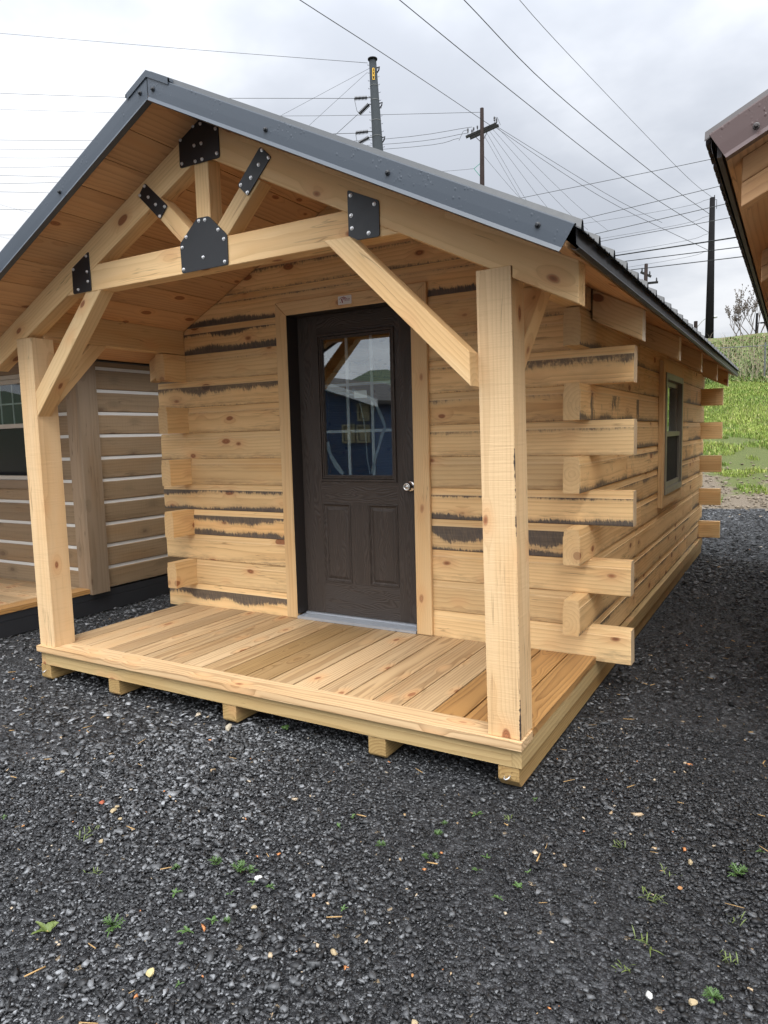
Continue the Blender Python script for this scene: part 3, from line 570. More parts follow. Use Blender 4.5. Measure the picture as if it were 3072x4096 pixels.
screws(rk2,[(1.495,2.745),(.909,2.441),(.36,2.167)],RY0-.011)
# ridge cap
bm=bmesh.new()
for sgn in (-1,1):
    v=[]
    for y in (RY0-.014,RY1):
        for dx,dz in ((0,.016),(.135,.016-.0675),(.137,.004-.0685)): v.append(bm.verts.new((XC+sgn*dx,y,2.812+dz)))
    bm.faces.new((v[0],v[1],v[4],v[3])); bm.faces.new((v[1],v[2],v[5],v[4]))
    f=[bm.verts.new((XC+sgn*dx,RY0-.015,2.812+dz)) for dx,dz in ((0,.016),(.128,.016-.064),(.128,.016-.064-.028),(0,-.012))]
    bm.faces.new(f)
rc=bmobj('ridge_cap',bm,'roof',ROOF,(XC,RY0,2.82)); geo_attr(rc,[1.0]*len(rc.data.vertices))
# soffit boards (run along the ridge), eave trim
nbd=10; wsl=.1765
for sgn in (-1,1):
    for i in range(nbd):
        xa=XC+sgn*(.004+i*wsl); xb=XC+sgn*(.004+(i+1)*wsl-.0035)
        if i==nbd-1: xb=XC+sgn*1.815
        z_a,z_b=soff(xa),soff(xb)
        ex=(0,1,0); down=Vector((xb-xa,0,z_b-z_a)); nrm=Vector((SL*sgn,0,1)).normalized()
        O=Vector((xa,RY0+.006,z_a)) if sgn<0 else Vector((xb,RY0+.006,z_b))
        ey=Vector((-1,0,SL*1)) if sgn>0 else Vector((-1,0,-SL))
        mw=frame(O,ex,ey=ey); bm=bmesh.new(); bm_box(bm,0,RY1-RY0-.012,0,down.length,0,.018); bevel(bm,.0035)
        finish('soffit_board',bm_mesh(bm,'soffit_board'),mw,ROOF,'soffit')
for sgn,xe in ((1,XER),(-1,XEL)):
    bm=bmesh.new(); zt=2.806-SL*1.845; pr=[(-.035,.010),(.004,-.006),(.006,-.055),(.016,-.068),(.003,-.075),(-.012,-.068)]
    pr2=[(-.035,.0),(-.004,-.012),(-.006,-.055),(-.012,-.064)]
    v0=[bm.verts.new((xe+sgn*dx,RY0+.02,zt+dz)) for dx,dz in pr]; v1=[bm.verts.new((xe+sgn*dx,RY1-.01,zt+dz)) for dx,dz in pr]
    for i in range(len(pr)-1): bm.faces.new((v0[i],v0[i+1],v1[i+1],v1[i]))
    o=bmobj('eave_trim',bm,'driptrim',ROOF,(xe,RY0,zt)); m=o.modifiers.new('thick','SOLIDIFY'); m.thickness=.0015
# rafter tails under both eaves
for j,y in enumerate((1.2165,2.514,3.757,5.057,6.321)):
    for sgn in (1,-1):
        xo=XC+sgn*(3.324-XC); xi=XC+sgn*(2.90-XC) if j else XC+sgn*(3.0-XC)
        if j==0: xi=XC+sgn*(3.072-XC)
        pts=[(xi,soff(xi)-.001),(xo,soff(xo)-.001),(xo,soff(xo)-.158),(xi,soff(xi)-.158)]
        if sgn<0: pts=pts[::-1]
        q_=prism('rafter_tail',xz(pts,y),(xi,y,soff(xi)-.16),(sgn,0,-SL),(sgn*SL,0,1),0,.089,'timber',cabin) if sgn>0 else prism('rafter_tail',xz(pts,y),(xo,y,soff(xo)-.16),(1,0,SL),(-SL,0,1),0,.089,'timber',cabin)
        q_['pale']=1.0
# gap board closing the space above the side walls
for x in (XL+.002,XR-.09):
    wbox('plate_board',x,x+.086,1.305,6.19,1.8515,soff(x if x<1 else x+.086)-.001,'log',cabin,'y',attrs={'st':.3,'sb':.3,'sd':.8,'sv':.6})

# ------------------------------------------------------------------ door
YD=1.309; TF=D-.025
for n_,a in (('l',(.998,1.086,TF,D-.0005,.001,2.122,'z')),('r',(2.010,2.116,TF,D-.0005,.001,2.122,'z'))):
    x0_,x1_,y0_,y1_,z0_,z1_,_=a
    if n_=='l': pts=[(x0_,z0_),(x1_,z0_),(x1_,2.0335),(x0_,z1_)]
    else: pts=[(x0_,z0_),(x1_,z0_),(x1_,z1_),(x0_,2.0335)]
    prism('door_casing',xz(pts,y0_),(x0_,y0_,z0_),(0,0,1),(-1,0,0),0,y1_-y0_,'trim',cabin,bv=.003)
prism('door_casing',xz([(1.0865,2.0345),(2.0095,2.0345),(2.1145,2.122),(.9995,2.122)],TF),(1.0,TF,2.034),(1,0,0),(0,0,1),0,.0245,'trim',cabin,bv=.003)
bm=bmesh.new()
bm_box(bm,1.0,1.0875,D+.0005,YD+.05,.03,2.06); bm_box(bm,2.0065,2.09,D+.0005,YD+.05,.03,2.06); bm_box(bm,1.0875,2.0065,D+.0005,YD+.05,2.0335,2.06)
bm_box(bm,1.0880,1.100,YD+.0455,YD+.06,.03,2.0330); bm_box(bm,1.994,2.0062,YD+.0455,YD+.06,.03,2.0330)
bm_box(bm,1.0866,1.0876,TF+.004,D,.03,2.034); bm_box(bm,2.0066,2.0096,TF+.004,D,.03,2.034)
bm_box(bm,1.0876,2.0066,TF+.004,D+.0005,2.0325,2.0342)
bmobj('door_frame',bm,'jamb',cabin,(1.546,D,.03))
bm=bmesh.new(); bm_box(bm,1.0885,2.0055,TF-.004,YD+.04,.001,.018); bm_box(bm,1.0885,2.0055,YD-.02,YD+.03,.018,.027)
for i in range(7): bm_box(bm,1.089,2.005,TF+.004+i*.012,TF+.010+i*.012,.018,.0195)
bmobj('door_sill',bm,'alum',cabin,(1.546,D,.001))
def door():
    x0,x1,z0,z1=1.0895,2.0045,.030,2.0315
    bm=bmesh.new(); rails=set()
    def bx(a,b,c,d,y0,y1,rail=False,bv=0):
        n0=len(bm.faces); vs=bm_box(bm,a,b,y0,y1,c,d)
        if rail:
            bm.faces.ensure_lookup_table()
            for f in bm.faces[n0:]: f.material_index=1
    def ring(a,b,c,d,w,y0,y1):
        o=[(a,c),(b,c),(b,d),(a,d)]; i=[(a+w,c+w),(b-w,c+w),(b-w,d-w),(a+w,d-w)]
        vo=[bm.verts.new((p[0],YD,p[1])) for p in o]; vf=[bm.verts.new((p[0]+ (.004 if p[0]==a else -.004),YD+y0,p[1]+(.004 if p[1]==c else -.004))) for p in o]
        vi=[bm.verts.new((p[0],YD+y0,p[1])) for p in i]; vb=[bm.verts.new((p[0],YD+y1,p[1])) for p in i]
        for k in range(4):
            l=(k+1)%4
            bm.faces.new((vo[k],vo[l],vf[l],vf[k])); bm.faces.new((vf[k],vf[l],vi[l],vi[k])); bm.faces.new((vi[k],vi[l],vb[l],vb[k]))
    Y=YD; f=Y; bk=Y+.044
    gx0,gx1,gz0,gz1=1.285,1.807,.980,1.872
    # stiles and rails butt together round the light and the two panels
    bx(x0,1.245,z0,z1,f,bk); bx(1.827,x1,z0,z1,f,bk)
    bx(1.245,1.827,1.9035,z1,f,bk,True); bx(1.245,1.827,.790,.941,f,bk,True); bx(1.245,1.827,z0,.249,f,bk,True)
    bx(1.4675,1.6045,.249,.790,f,bk)
    for a,b in ((1.245,1.4675),(1.6045,1.827)):
        bx(a,b,.249,.790,Y+.012,bk)
        # sloped moulding then raised field
        def fr(i0,y0,i1,y1):
            o=[(a+i0,.249+i0),(b-i0,.249+i0),(b-i0,.790-i0),(a+i0,.790-i0)]; q=[(a+i1,.249+i1),(b-i1,.249+i1),(b-i1,.790-i1),(a+i1,.790-i1)]
            vo=[bm.verts.new((p[0],Y+y0,p[1])) for p in o]; vi=[bm.verts.new((p[0],Y+y1,p[1])) for p in q]
            for k in range(4): bm.faces.new((vo[k],vo[(k+1)%4],vi[(k+1)%4],vi[k]))
            return vi
        fr(.0005,-.003,.006,-.004); fr(.006,-.004,.016,.009); fr(.016,.009,.024,.0112); fr(.024,.0112,.044,.002); vi=fr(.044,.002,.045,.002); bm.faces.new(vi)
    # light opening: stepped frame
    bx(1.245,gx0,.941,1.9035,Y+.006,bk); bx(gx1,1.827,.941,1.9035,Y+.006,bk); bx(gx0,gx1,.941,gz0,Y+.006,bk); bx(gx0,gx1,gz1,1.9035,Y+.006,bk)
    ring(1.240,1.832,.936,1.9085,.017,-.011,.006); ring(1.258,1.814,.954,1.8905,.013,-.006,.006); ring(1.272,1.820-.014+.006,.967,1.884,.010,-.002,.02)
    for fc in bm.faces: pass
    rl=[1.0 if fc.material_index==1 else 0.0 for fc in bm.faces]
    for fc in bm.faces: fc.material_index=0
    bmesh.ops.translate(bm,verts=bm.verts,vec=(-1.0895,-YD,-.03))
    bmesh.ops.recalc_face_normals(bm,faces=bm.faces)
    me=bpy.data.meshes.new('door'); bm.to_mesh(me); bm.free()
    a=me.attributes.new('rail','FLOAT','FACE'); a.data.foreach_set('value',np.array(rl,dtype=np.float32))
    d=finish('door',me,Matrix.Translation((1.0895,YD,.03)),cabin,'door')
    bm=bmesh.new(); bm_box(bm,gx0-.004,gx1+.004,Y+.010,Y+.013,gz0-.004,gz1+.004); bmobj('glass',bm,'glass',d,(1.546,Y+.01,1.43))
    bm=bmesh.new()
    for x in (1.462,1.648): bm_box(bm,x-.0105,x+.0105,Y+.019,Y+.025,gz0,gz1)
    for z in (1.571,1.268): bm_box(bm,gx0,1.4525,Y+.0195,Y+.0245,z-.009,z+.009); bm_box(bm,1.4715,1.6385,Y+.0195,Y+.0245,z-.009,z+.009); bm_box(bm,1.6575,gx1,Y+.0195,Y+.0245,z-.009,z+.009)
    bmobj('muntin_grid',bm,'muntin',d,(1.546,Y+.02,1.43))
    # paper label and loose film edges behind the pane
    bm=bmesh.new(); bm_box(bm,1.515,1.612,Y+.0145,Y+.0152,1.480,1.528); bmobj('pane_label',bm,'white',d,(1.56,Y+.0145,1.5))
    def strip(pts,w):
        bm=bmesh.new(); L=[];
        for i,(x,z) in enumerate(pts):
            a=Vector((pts[max(i-1,0)][0],0,pts[max(i-1,0)][1])); b=Vector((pts[min(i+1,len(pts)-1)][0],0,pts[min(i+1,len(pts)-1)][1]))
            t=(b-a).normalized(); nn=Vector((-t.z,0,t.x))*w*(.7+.6*random.random())
            L.append([bm.verts.new((x+s*nn.x,yy,z+s*nn.z)) for s in (-.5,.5) for yy in (Y+.0148,Y+.0156)])
        for i in range(len(L)-1):
            p,q=L[i],L[i+1]
            for u,v in ((0,2),(2,3),(3,1),(1,0)): bm.faces.new((p[u],p[v],q[v],q[u]))
        bmobj('film_edge',bm,'film',d,(pts[0][0],Y+.0145,pts[0][1]))
    strip([(1.50,1.535),(1.58,1.50),(1.645,1.475),(1.675,1.44),(1.705,1.38),(1.735,1.31),(1.742,1.285),(1.715,1.235),(1.69,1.16),(1.66,1.09),(1.635,.99)],.022)
    strip([(1.29,1.545),(1.38,1.522),(1.46,1.515),(1.53,1.495)],.012)
    strip([(1.555,1.46),(1.580,1.35),(1.595,1.24),(1.60,1.10),(1.62,.99)],.006)
    strip([(1.287,1.20),(1.31,1.12),(1.36,1.04),(1.41,.985)],.030)
    bm=bmesh.new(); R4=Matrix.Translation((1.926,YD,.913))@Matrix.Rotation(PI/2,4,'X')
    lathe_bm(bm,[(.033,0),(.033,.004),(.029,.007),(.014,.009),(.013,.024),(.020,.032),(.027,.040),(.0275,.050),(.024,.058),(.019,.060),(.018,.0575),(.011,.0575),(.010,.060),(.004,.061)],24,R4)
    bmobj('door_knob',bm,'nickel',d,(1.926,YD,.913),True)
    return d
DOOR=door()
# maker's sticker on the head casing
def text_mesh(body,size,x,y,z,mat,parent,name='lettering'):
    cu=bpy.data.curves.new('lettering','FONT'); cu.body=body; cu.size=size; cu.extrude=.0002
    ob=bpy.data.objects.new('lettering_tmp',cu); C.objects.link(ob); bpy.context.view_layer.update()
    me=bpy.data.meshes.new_from_object(ob.evaluated_get(bpy.context.evaluated_depsgraph_get()))
    bpy.data.objects.remove(ob); bpy.data.curves.remove(cu)
    return finish(name,me,Matrix.Translation((x,y,z))@Matrix.Rotation(PI/2,4,'X'),parent,mat)
sx,sz=1.502,2.054
pl=prism('sticker',xz(round_poly([(sx,sz),(sx+.1,sz),(sx+.1,sz+.053),(sx,sz+.053)],.006),TF-.0003),(sx,TF-.0003,sz),(1,0,0),(0,0,1),-.0008,0,'white',cabin,bv=0)
bm=bmesh.new(); yy=TF-.0016
def stroke(a,b,w):
    a=Vector((a[0],0,a[1]));b=Vector((b[0],0,b[1]));t=(b-a).normalized();nn=Vector((-t.z,0,t.x))*w*.5
    bm.faces.new([bm.verts.new((sx+p.x,yy,sz+p.z)) for p in (a-nn,b-nn,b+nn,a+nn)])
stroke((.010,.034),(.026,.044),.003); stroke((.026,.044),(.044,.036),.003); stroke((.032,.046),(.054,.036),.003); stroke((.040,.048),(.064,.036),.003)
stroke((.027,.036),(.034,.012),.008); stroke((.029,.013),(.038,.011),.002); stroke((.016,.012),(.020,.018),.003)
bmobj('logo_mark',bm,'red',pl,(sx,yy,sz))
text_mesh('MERICAN',.0125,sx+.036,TF-.0014,sz+.027,'red',pl); text_mesh('STRUCTURE',.0075,sx+.046,TF-.0014,sz+.020,'red',pl)

# ------------------------------------------------------------------ window in the right wall
def rect_frame(name,y0,y1,z0,z1,w,x0,x1,mat,parent):
    bm=bmesh.new()
    bm_box(bm,x0,x1,y0,y0+w,z0,z1); bm_box(bm,x0,x1,y1-w,y1,z0,z1); bm_box(bm,x0,x1,y0+w,y1-w,z0,z0+w); bm_box(bm,x0,x1,y0+w,y1-w,z1-w,z1)
    return bmobj(name,bm,mat,parent,((x0+x1)/2,(y0+y1)/2,z0))
WIN=rect_frame('window',3.445,4.385,.695,1.675,.050,XR-.085,XR+.045,'vinyl',cabin)
rect_frame('sash',3.497,4.333,1.165,1.622,.040,XR-.030,XR+.004,'vinyl',WIN)
rect_frame('sash',3.497,4.333,.747,1.205,.040,XR+.006,XR+.030,'vinyl',WIN)
bm=bmesh.new(); bm_box(bm,XR-.014,XR-.011,3.53,4.30,1.20,1.585); bmobj('glass',bm,'glass',WIN,(XR,3.9,1.4))
bm=bmesh.new(); bm_box(bm,XR+.012,XR+.014,3.53,4.30,.785,1.17); bmobj('insect_screen',bm,'screen',WIN,(XR,3.9,.97))
bm=bmesh.new(); bm_box(bm,XR-.06,XR-.056,3.50,4.33,.75,1.17); bmobj('lower_glass',bm,'glass',WIN,(XR,3.9,.97))
wbox('window_casing',XR+.001,XR+.036,3.352,3.443,.60,1.765,'trim',cabin,'z'); wbox('window_casing',XR+.001,XR+.036,4.387,4.476,.60,1.765,'trim',cabin,'z')
wbox('window_casing',XR+.001,XR+.035,3.444,4.386,1.677,1.765,'trim',cabin,'y'); wbox('window_casing',XR+.001,XR+.035,3.444,4.386,.60,.693,'trim',cabin,'y')
# ------------------------------------------------------------------ grey cabin on the left
gc=thing('log_cabin','weathered grey brown log cabin with white chinking and a dark skirt','cabin',(-2.6,4.0,G))
GX=-1.125; GY=1.245
GP=[(.004,0),(0,.006),(0,.156),(.004,.162),(.07,.162),(.07,0)]
rr=random.Random(5)
wbox('wall_core',GX-.10,GX-.007,GY+.02,7.3,-.02,2.05,'chink',gc,'y',bv=0)
for a_,b_,c_,d_ in ((-4.3,-2.998,-.02,2.05),(-1.809,GX-.101,-.02,2.05),(-2.998,-1.809,-.02,.92),(-2.998,-1.809,1.855,2.05)):
    wbox('wall_core',a_,b_,GY+.008,GY+.09,c_,d_,'chink',gc,'x',bv=0)
for k in range(11):
    zb=-.018+k*.1895
    h=.162
    o=log((GX,1.27,zb),(0,1,0),(-1,0,0),6.0,parent=gc,mat='greylog',prof=GP)
    segs=[(-4.3,GX-.12)] if not (4<k<10) else [(-4.3,-3.0),(-1.805,GX-.12)]
    if k==10: segs=[(-4.3,GX-.12)]
    if k==4: segs=[(-4.3,GX-.12)]
    for a,b in segs:
        mw=frame((a,GY,zb),(1,0,0),ey=(0,1,0))
        log((a,GY,zb),(1,0,0),(0,1,0),b-a,parent=gc,mat='greylog',prof=GP)
wbox('corner_board',GX-.005,GX+.027,1.222,1.402,-.045,1.95,'greyboard',gc,'z',bv=.004)
wbox('corner_board',-1.262,GX-.006,1.222,1.2545,-.001,1.95,'greyboard',gc,'z',bv=.004)
wbox('skirt_board',GX-.045,GX-.006,-1.2,7.3,-.091,-.035,'skirt',gc,'y'); wbox('skirt_board',GX-.043,GX-.004,-1.2,7.3,-.213,-.094,'skirt',gc,'y')
# its porch
gd=wbox('deck_frame',-4.3,GX-.05,-1.16,-1.12,-.15,-.036,'treated',gc,'x')
wbox('edge_board',GX-.143,GX-.001,-1.2,1.240,-.034,.004,'deck',gd,'y',bv=.005,attrs={'wet':.95,'dk':.2})
for i in range(16):
    y0_=-1.2+i*.152
    wbox('deck_board',-4.3,GX-.147,y0_,y0_+.147,-.034,.003-rr.random()*.002,'deck',gd,'x',bv=.004,attrs={'wet':.03+.1*rr.random(),'dk':.1*rr.random()})
# window on its porch wall
gw=bmesh.new()
wn=None
def xframe(name,x0,x1,z0,z1,w,y0,y1,mat,parent):
    bm=bmesh.new(); bm_box(bm,x0,x0+w,y0,y1,z0,z1); bm_box(bm,x1-w,x1,y0,y1,z0,z1); bm_box(bm,x0+w,x1-w,y0,y1,z0,z0+w); bm_box(bm,x0+w,x1-w,y0,y1,z1-w,z1)
    return bmobj(name,bm,mat,parent,((x0+x1)/2,y0,z0))
gwin=xframe('window',-2.995,-1.812,.925,1.850,.035,GY-.012,GY+.085,'greyvinyl',gc)
xframe('sash',-2.955,-1.852,1.385,1.812,.038,GY+.004,GY+.034,'greyvinyl',gwin); xframe('sash',-2.955,-1.852,.963,1.425,.030,GY+.036,GY+.066,'screen',gwin)
bm=bmesh.new(); bm_box(bm,-2.92,-1.885,GY+.014,GY+.017,1.42,1.78); bmobj('glass',bm,'porchglass',gwin,(-2.4,GY,1.6))
bm=bmesh.new(); bm_box(bm,-2.93,-1.880,GY+.048,GY+.051,.99,1.40); bmobj('glass',bm,'meshglass',gwin,(-2.4,GY,1.2))
bm=bmesh.new()
for x in (-2.06,-2.24,-2.42,-2.6,-2.78): bm_box(bm,x-.007,x+.007,GY+.019,GY+.024,1.42,1.78); bm_box(bm,x-.007,x+.007,GY+.053,GY+.058,.99,1.39)
for x0_,x1_ in ((-2.92,-2.788),(-2.772,-2.608),(-2.592,-2.428),(-2.412,-2.248),(-2.232,-2.068),(-2.052,-1.885)): bm_box(bm,x0_,x1_,GY+.0195,GY+.0235,1.595,1.608); bm_box(bm,x0_,x1_,GY+.0535,GY+.0575,1.19,1.203)
bmobj('muntin_grid',bm,'muntin',gwin,(-2.4,GY,1.4))
bm=bmesh.new(); bm_box(bm,-3.0,-1.80,GY+.09,GY+.10,.90,1.86); bmobj('dark_blind',bm,'screen',gwin,(-2.4,GY+.09,1.4))
wbox('window_casing',-3.06,-1.748,GY-.022,GY-.0005,.845,.922,'greyboard',gc,'x'); wbox('window_casing',-1.808,-1.748,GY-.022,GY-.0005,.925,1.95,'greyboard',gc,'z')
wbox('window_casing',-3.06,-1.81,GY-.022,GY-.0005,1.853,1.93,'greyboard',gc,'x')
# its roof, mostly hidden behind the porch of the new cabin
GC_=-2.62
def gsoff(x): return 1.985+SL*(1.80-abs(x-GC_))
gr=sheet(1,'roofribs',GC_,gsoff(GC_)+.05,GC_+1.82,-1.5,7.6,gc,'roof'); sheet(-1,'roofribs',GC_,gsoff(GC_)+.05,GC_-1.82,-1.5,7.6,gr,'metal_panel')
for sgn in (1,-1):
    mw=None
    a=(GC_,gsoff(GC_)); b=(GC_+sgn*1.80,gsoff(GC_+1.80))
    pts=[(a[0],a[1]),(b[0],b[1]),(b[0],b[1]+.02),(a[0],a[1]+.02)]
    prism('soffit_board',xz(pts,-1.48),(a[0],-1.48,a[1]),(0,1,0),(0,0,1),0,0,'soffit',gr) if False else None
    wm=frame((b[0],-1.48,b[1]) if sgn>0 else (a[0],-1.48,a[1]),(0,1,0),ey=(-1,0,SL*sgn)); bm=bmesh.new(); bm_box(bm,0,9.0,0,1.80*math.hypot(1,SL),0,.02); finish('soffit_board',bm_mesh(bm,'soffit_board'),wm,gr,'soffit')
for y in (-.1,1.30,2.6,3.9,5.2,6.5):
    pts=[(-1.30,gsoff(-1.30)-.001),(-.852,gsoff(-.852)-.001),(-.852,gsoff(-.852)-.115),(-1.30,gsoff(-1.30)-.115)]
    prism('rafter_tail',xz(pts,y),(-1.3,y,gsoff(-1.3)-.12),(1,0,-SL),(SL,0,1),0,.038,'timber',gc)
wbox('wall_core',-4.3,-4.2,GY+.1,7.3,-.02,2.05,'greylog',gc,'y',bv=0); wbox('wall_core',-4.19,GX-.11,7.2,7.3,-.02,2.05,'greylog',gc,'x',bv=0)
prism('gable_wall',xz([(-4.2,2.06),(-1.14,2.06),(GC_,gsoff(GC_)-.03)],GY+.02),(-4.2,GY+.02,2.06),(1,0,0),(0,0,1),0,.08,'greylog',gc)
prism('gable_wall',xz([(-4.2,2.06),(-1.14,2.06),(GC_,gsoff(GC_)-.03)],7.22),(-4.2,7.22,2.06),(1,0,0),(0,0,1),0,.08,'greylog',gc)
for x in (-4.25,-1.40):
    wbox('post',x,x+.14,-1.15,-1.01,.005,1.95,'greyboard',gc,'z',bv=.004)

# ------------------------------------------------------------------ cabin on the right: its eave reaches into view
bc=thing('log_cabin','cabin beside the right edge with a mauve brown metal eave over orange rafters','cabin',(5.9,3.0,G))
BXE=3.765; BCX=BXE+2.12; BZE=2.128
def bsoff(x): return BZE-.075+SL*(2.12-abs(x-BCX))
BY0,BY1=-.125,6.3
br=sheet(-1,'dripbrown',BCX,BZE+SL*2.12,BXE-.022,BY0+.004,BY1,bc,'roof'); sheet(1,'dripbrown',BCX,BZE+SL*2.12,BCX+2.12,BY0+.004,BY1,br,'metal_panel')
k1=rake(BCX-.002,BZE+SL*2.12,BXE-.006,BZE-.003,BY0-.008,.098,'roofbrown',br,-1); k2=rake(BCX+.002,BZE+SL*2.12,BCX+2.126,BZE-.003,BY0-.008,.098,'roofbrown',br,1)
screws(k1,[(3.886,2.123),(4.5,2.43),(5.1,2.73)],BY0-.011,'dripbrown')
bm=bmesh.new(); pr=[(-.03,.010),(.004,-.004),(.005,-.03),(.0,-.05)]
v0=[bm.verts.new((BXE-dx,BY0+.02,BZE+dz)) for dx,dz in pr]; v1=[bm.verts.new((BXE-dx,BY1,BZE+dz)) for dx,dz in pr]
for i in range(3): bm.faces.new((v0[i],v0[i+1],v1[i+1],v1[i]))
bm_box(bm,BXE+.012,BXE+.026,BY0+.03,BY1,BZE-.062,BZE-.012)
o=bmobj('eave_trim',bm,'dripbrown',br,(BXE,BY0,BZE)); m=o.modifiers.new('thick','SOLIDIFY'); m.thickness=.0015
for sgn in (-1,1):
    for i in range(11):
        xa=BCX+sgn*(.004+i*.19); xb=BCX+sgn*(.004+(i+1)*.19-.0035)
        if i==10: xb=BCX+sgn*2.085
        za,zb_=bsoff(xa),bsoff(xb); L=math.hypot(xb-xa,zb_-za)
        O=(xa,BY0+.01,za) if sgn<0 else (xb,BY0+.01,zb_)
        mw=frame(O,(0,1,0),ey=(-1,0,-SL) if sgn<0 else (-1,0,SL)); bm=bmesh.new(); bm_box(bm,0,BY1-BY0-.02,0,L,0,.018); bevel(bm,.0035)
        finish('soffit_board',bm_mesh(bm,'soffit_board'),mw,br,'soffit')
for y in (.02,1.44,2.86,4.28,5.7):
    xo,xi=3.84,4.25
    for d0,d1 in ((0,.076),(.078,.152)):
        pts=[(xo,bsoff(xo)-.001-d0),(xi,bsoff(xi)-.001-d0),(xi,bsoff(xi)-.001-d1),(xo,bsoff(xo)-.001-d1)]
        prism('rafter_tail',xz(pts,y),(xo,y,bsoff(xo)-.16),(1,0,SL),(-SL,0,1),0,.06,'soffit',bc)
for k in range(12):
    for x,ex,ey,yy in ((4.16,(0,-1,0),(1,0,0),6.2),(7.61,(0,1,0),(-1,0,0),.9)):
        log((x,yy,-.05+k*HR),ex,ey,5.3,parent=bc,st=.1,sb=.1,sd=.5)
    log((4.25,.9,-.05+k*HR),(1,0,0),(0,1,0),3.27,parent=bc,st=.1,sb=.1,sd=.5); log((7.52,6.2,-.05+k*HR),(-1,0,0),(0,-1,0),3.27,parent=bc,st=.1,sb=.1,sd=.5)
for yy in (.9,6.11): prism('gable_wall',xz([(4.25,2.205),(7.52,2.205),(BCX,bsoff(BCX)-.03)],yy),(4.25,yy,2.2),(1,0,0),(0,0,1),0,.088,'log',bc)
wbox('deck_frame',4.17,7.60,.91,6.19,-.13,-.052,'treated',bc,'y')
for x_ in (4.18,5.0,5.85,6.7,7.5): wbox('skid',x_,x_+.09,.905,6.2,-.2148,-.132,'skid',bc,'y')

# ------------------------------------------------------------------ two buildings across the yard, seen mirrored in the door glass
def shed(label,mat,x0,x1,y0,y1,h,rise,roofmat,wins,fascia):
    t=thing('shed',label,'shed',((x0+x1)/2,(y0+y1)/2,G)); xm=(x0+x1)/2
    pts=[(x0,G),(x1,G),(x1,h),(xm,h+rise),(x0,h)]
    w=prism('wall',xz(pts,y0),(x0,y0,G),(1,0,0),(0,0,1),0,y1-y0,mat,t,bv=0)
    bm=bmesh.new()
    for s in (-1,1):
        xe=xm+s*((x1-x0)/2+.3); ze=h-rise*.3/((x1-x0)/2)
        vs=[bm.verts.new(p) for p in ((xm,y0-.3,h+rise+.01),(xe,y0-.3,ze+.01),(xe,y1+.3,ze+.01),(xm,y1+.3,h+rise+.01))]
        vt=[bm.verts.new(v.co+Vector((0,0,.12))) for v in vs]
        bm.faces.new(vs); bm.faces.new(vt[::-1])
        for k in range(4): bm.faces.new((vs[k],vs[(k+1)%4],vt[(k+1)%4],vt[k]))
    bmobj('roof',bm,roofmat,t,(xm,(y0+y1)/2,h+rise))
    for s in (-1,1):
        xe=xm+s*((x1-x0)/2+.3); ze=h-rise*.3/((x1-x0)/2)
        for yy in (y0-.33,y1+.3):
            bm=bmesh.new()
            a=[bm.verts.new(p) for p in ((xm,yy,h+rise+.14),(xe,yy,ze+.14),(xe,yy,ze-.10),(xm,yy,h+rise-.10))]; b=[bm.verts.new(v.co+Vector((0,.025,0))) for v in a]
            bm.faces.new(a); bm.faces.new(b[::-1])
            for k in range(4): bm.faces.new((a[k],a[(k+1)%4],b[(k+1)%4],b[k]))
            bmobj('gable_trim',bm,fascia,t,(xe,yy,ze))
    for a,b,c,d in wins:
        f=xframe('window',a,b,c,d,.06,y1+.002,y1+.06,'blind',t)
        bm=bmesh.new(); bm_box(bm,a+.09,b-.09,y1+.004,y1+.012,c+.09,d-.09); bmobj('blind',bm,'blind',f,((a+b)/2,y1,c))
    return t
k_=1.752
def mx(x): return 1.5+(x-1.5)*k_
def mz(z): return 1.5+(z-1.5)*k_
shed('dark blue shed with white gable trim across the gravel yard','blue',-13.5,mx(-3.95),-20,-15,2.35,.9,'shingle',[(mx(-4.32),mx(-4.06),mz(1.63),mz(1.96)),(mx(-4.68),mx(-4.39),mz(1.22),mz(1.58)),(mx(-4.35),mx(-4.06),mz(1.22),mz(1.56))],'whitepaint')
shed('brown shed with dark shingle roof beside the blue shed','brown',-9.6,-4.6,-30,-22.5,3.3,1.0,'shingle',[(-6.9,-6.1,1.0,2.2)],'shingle')

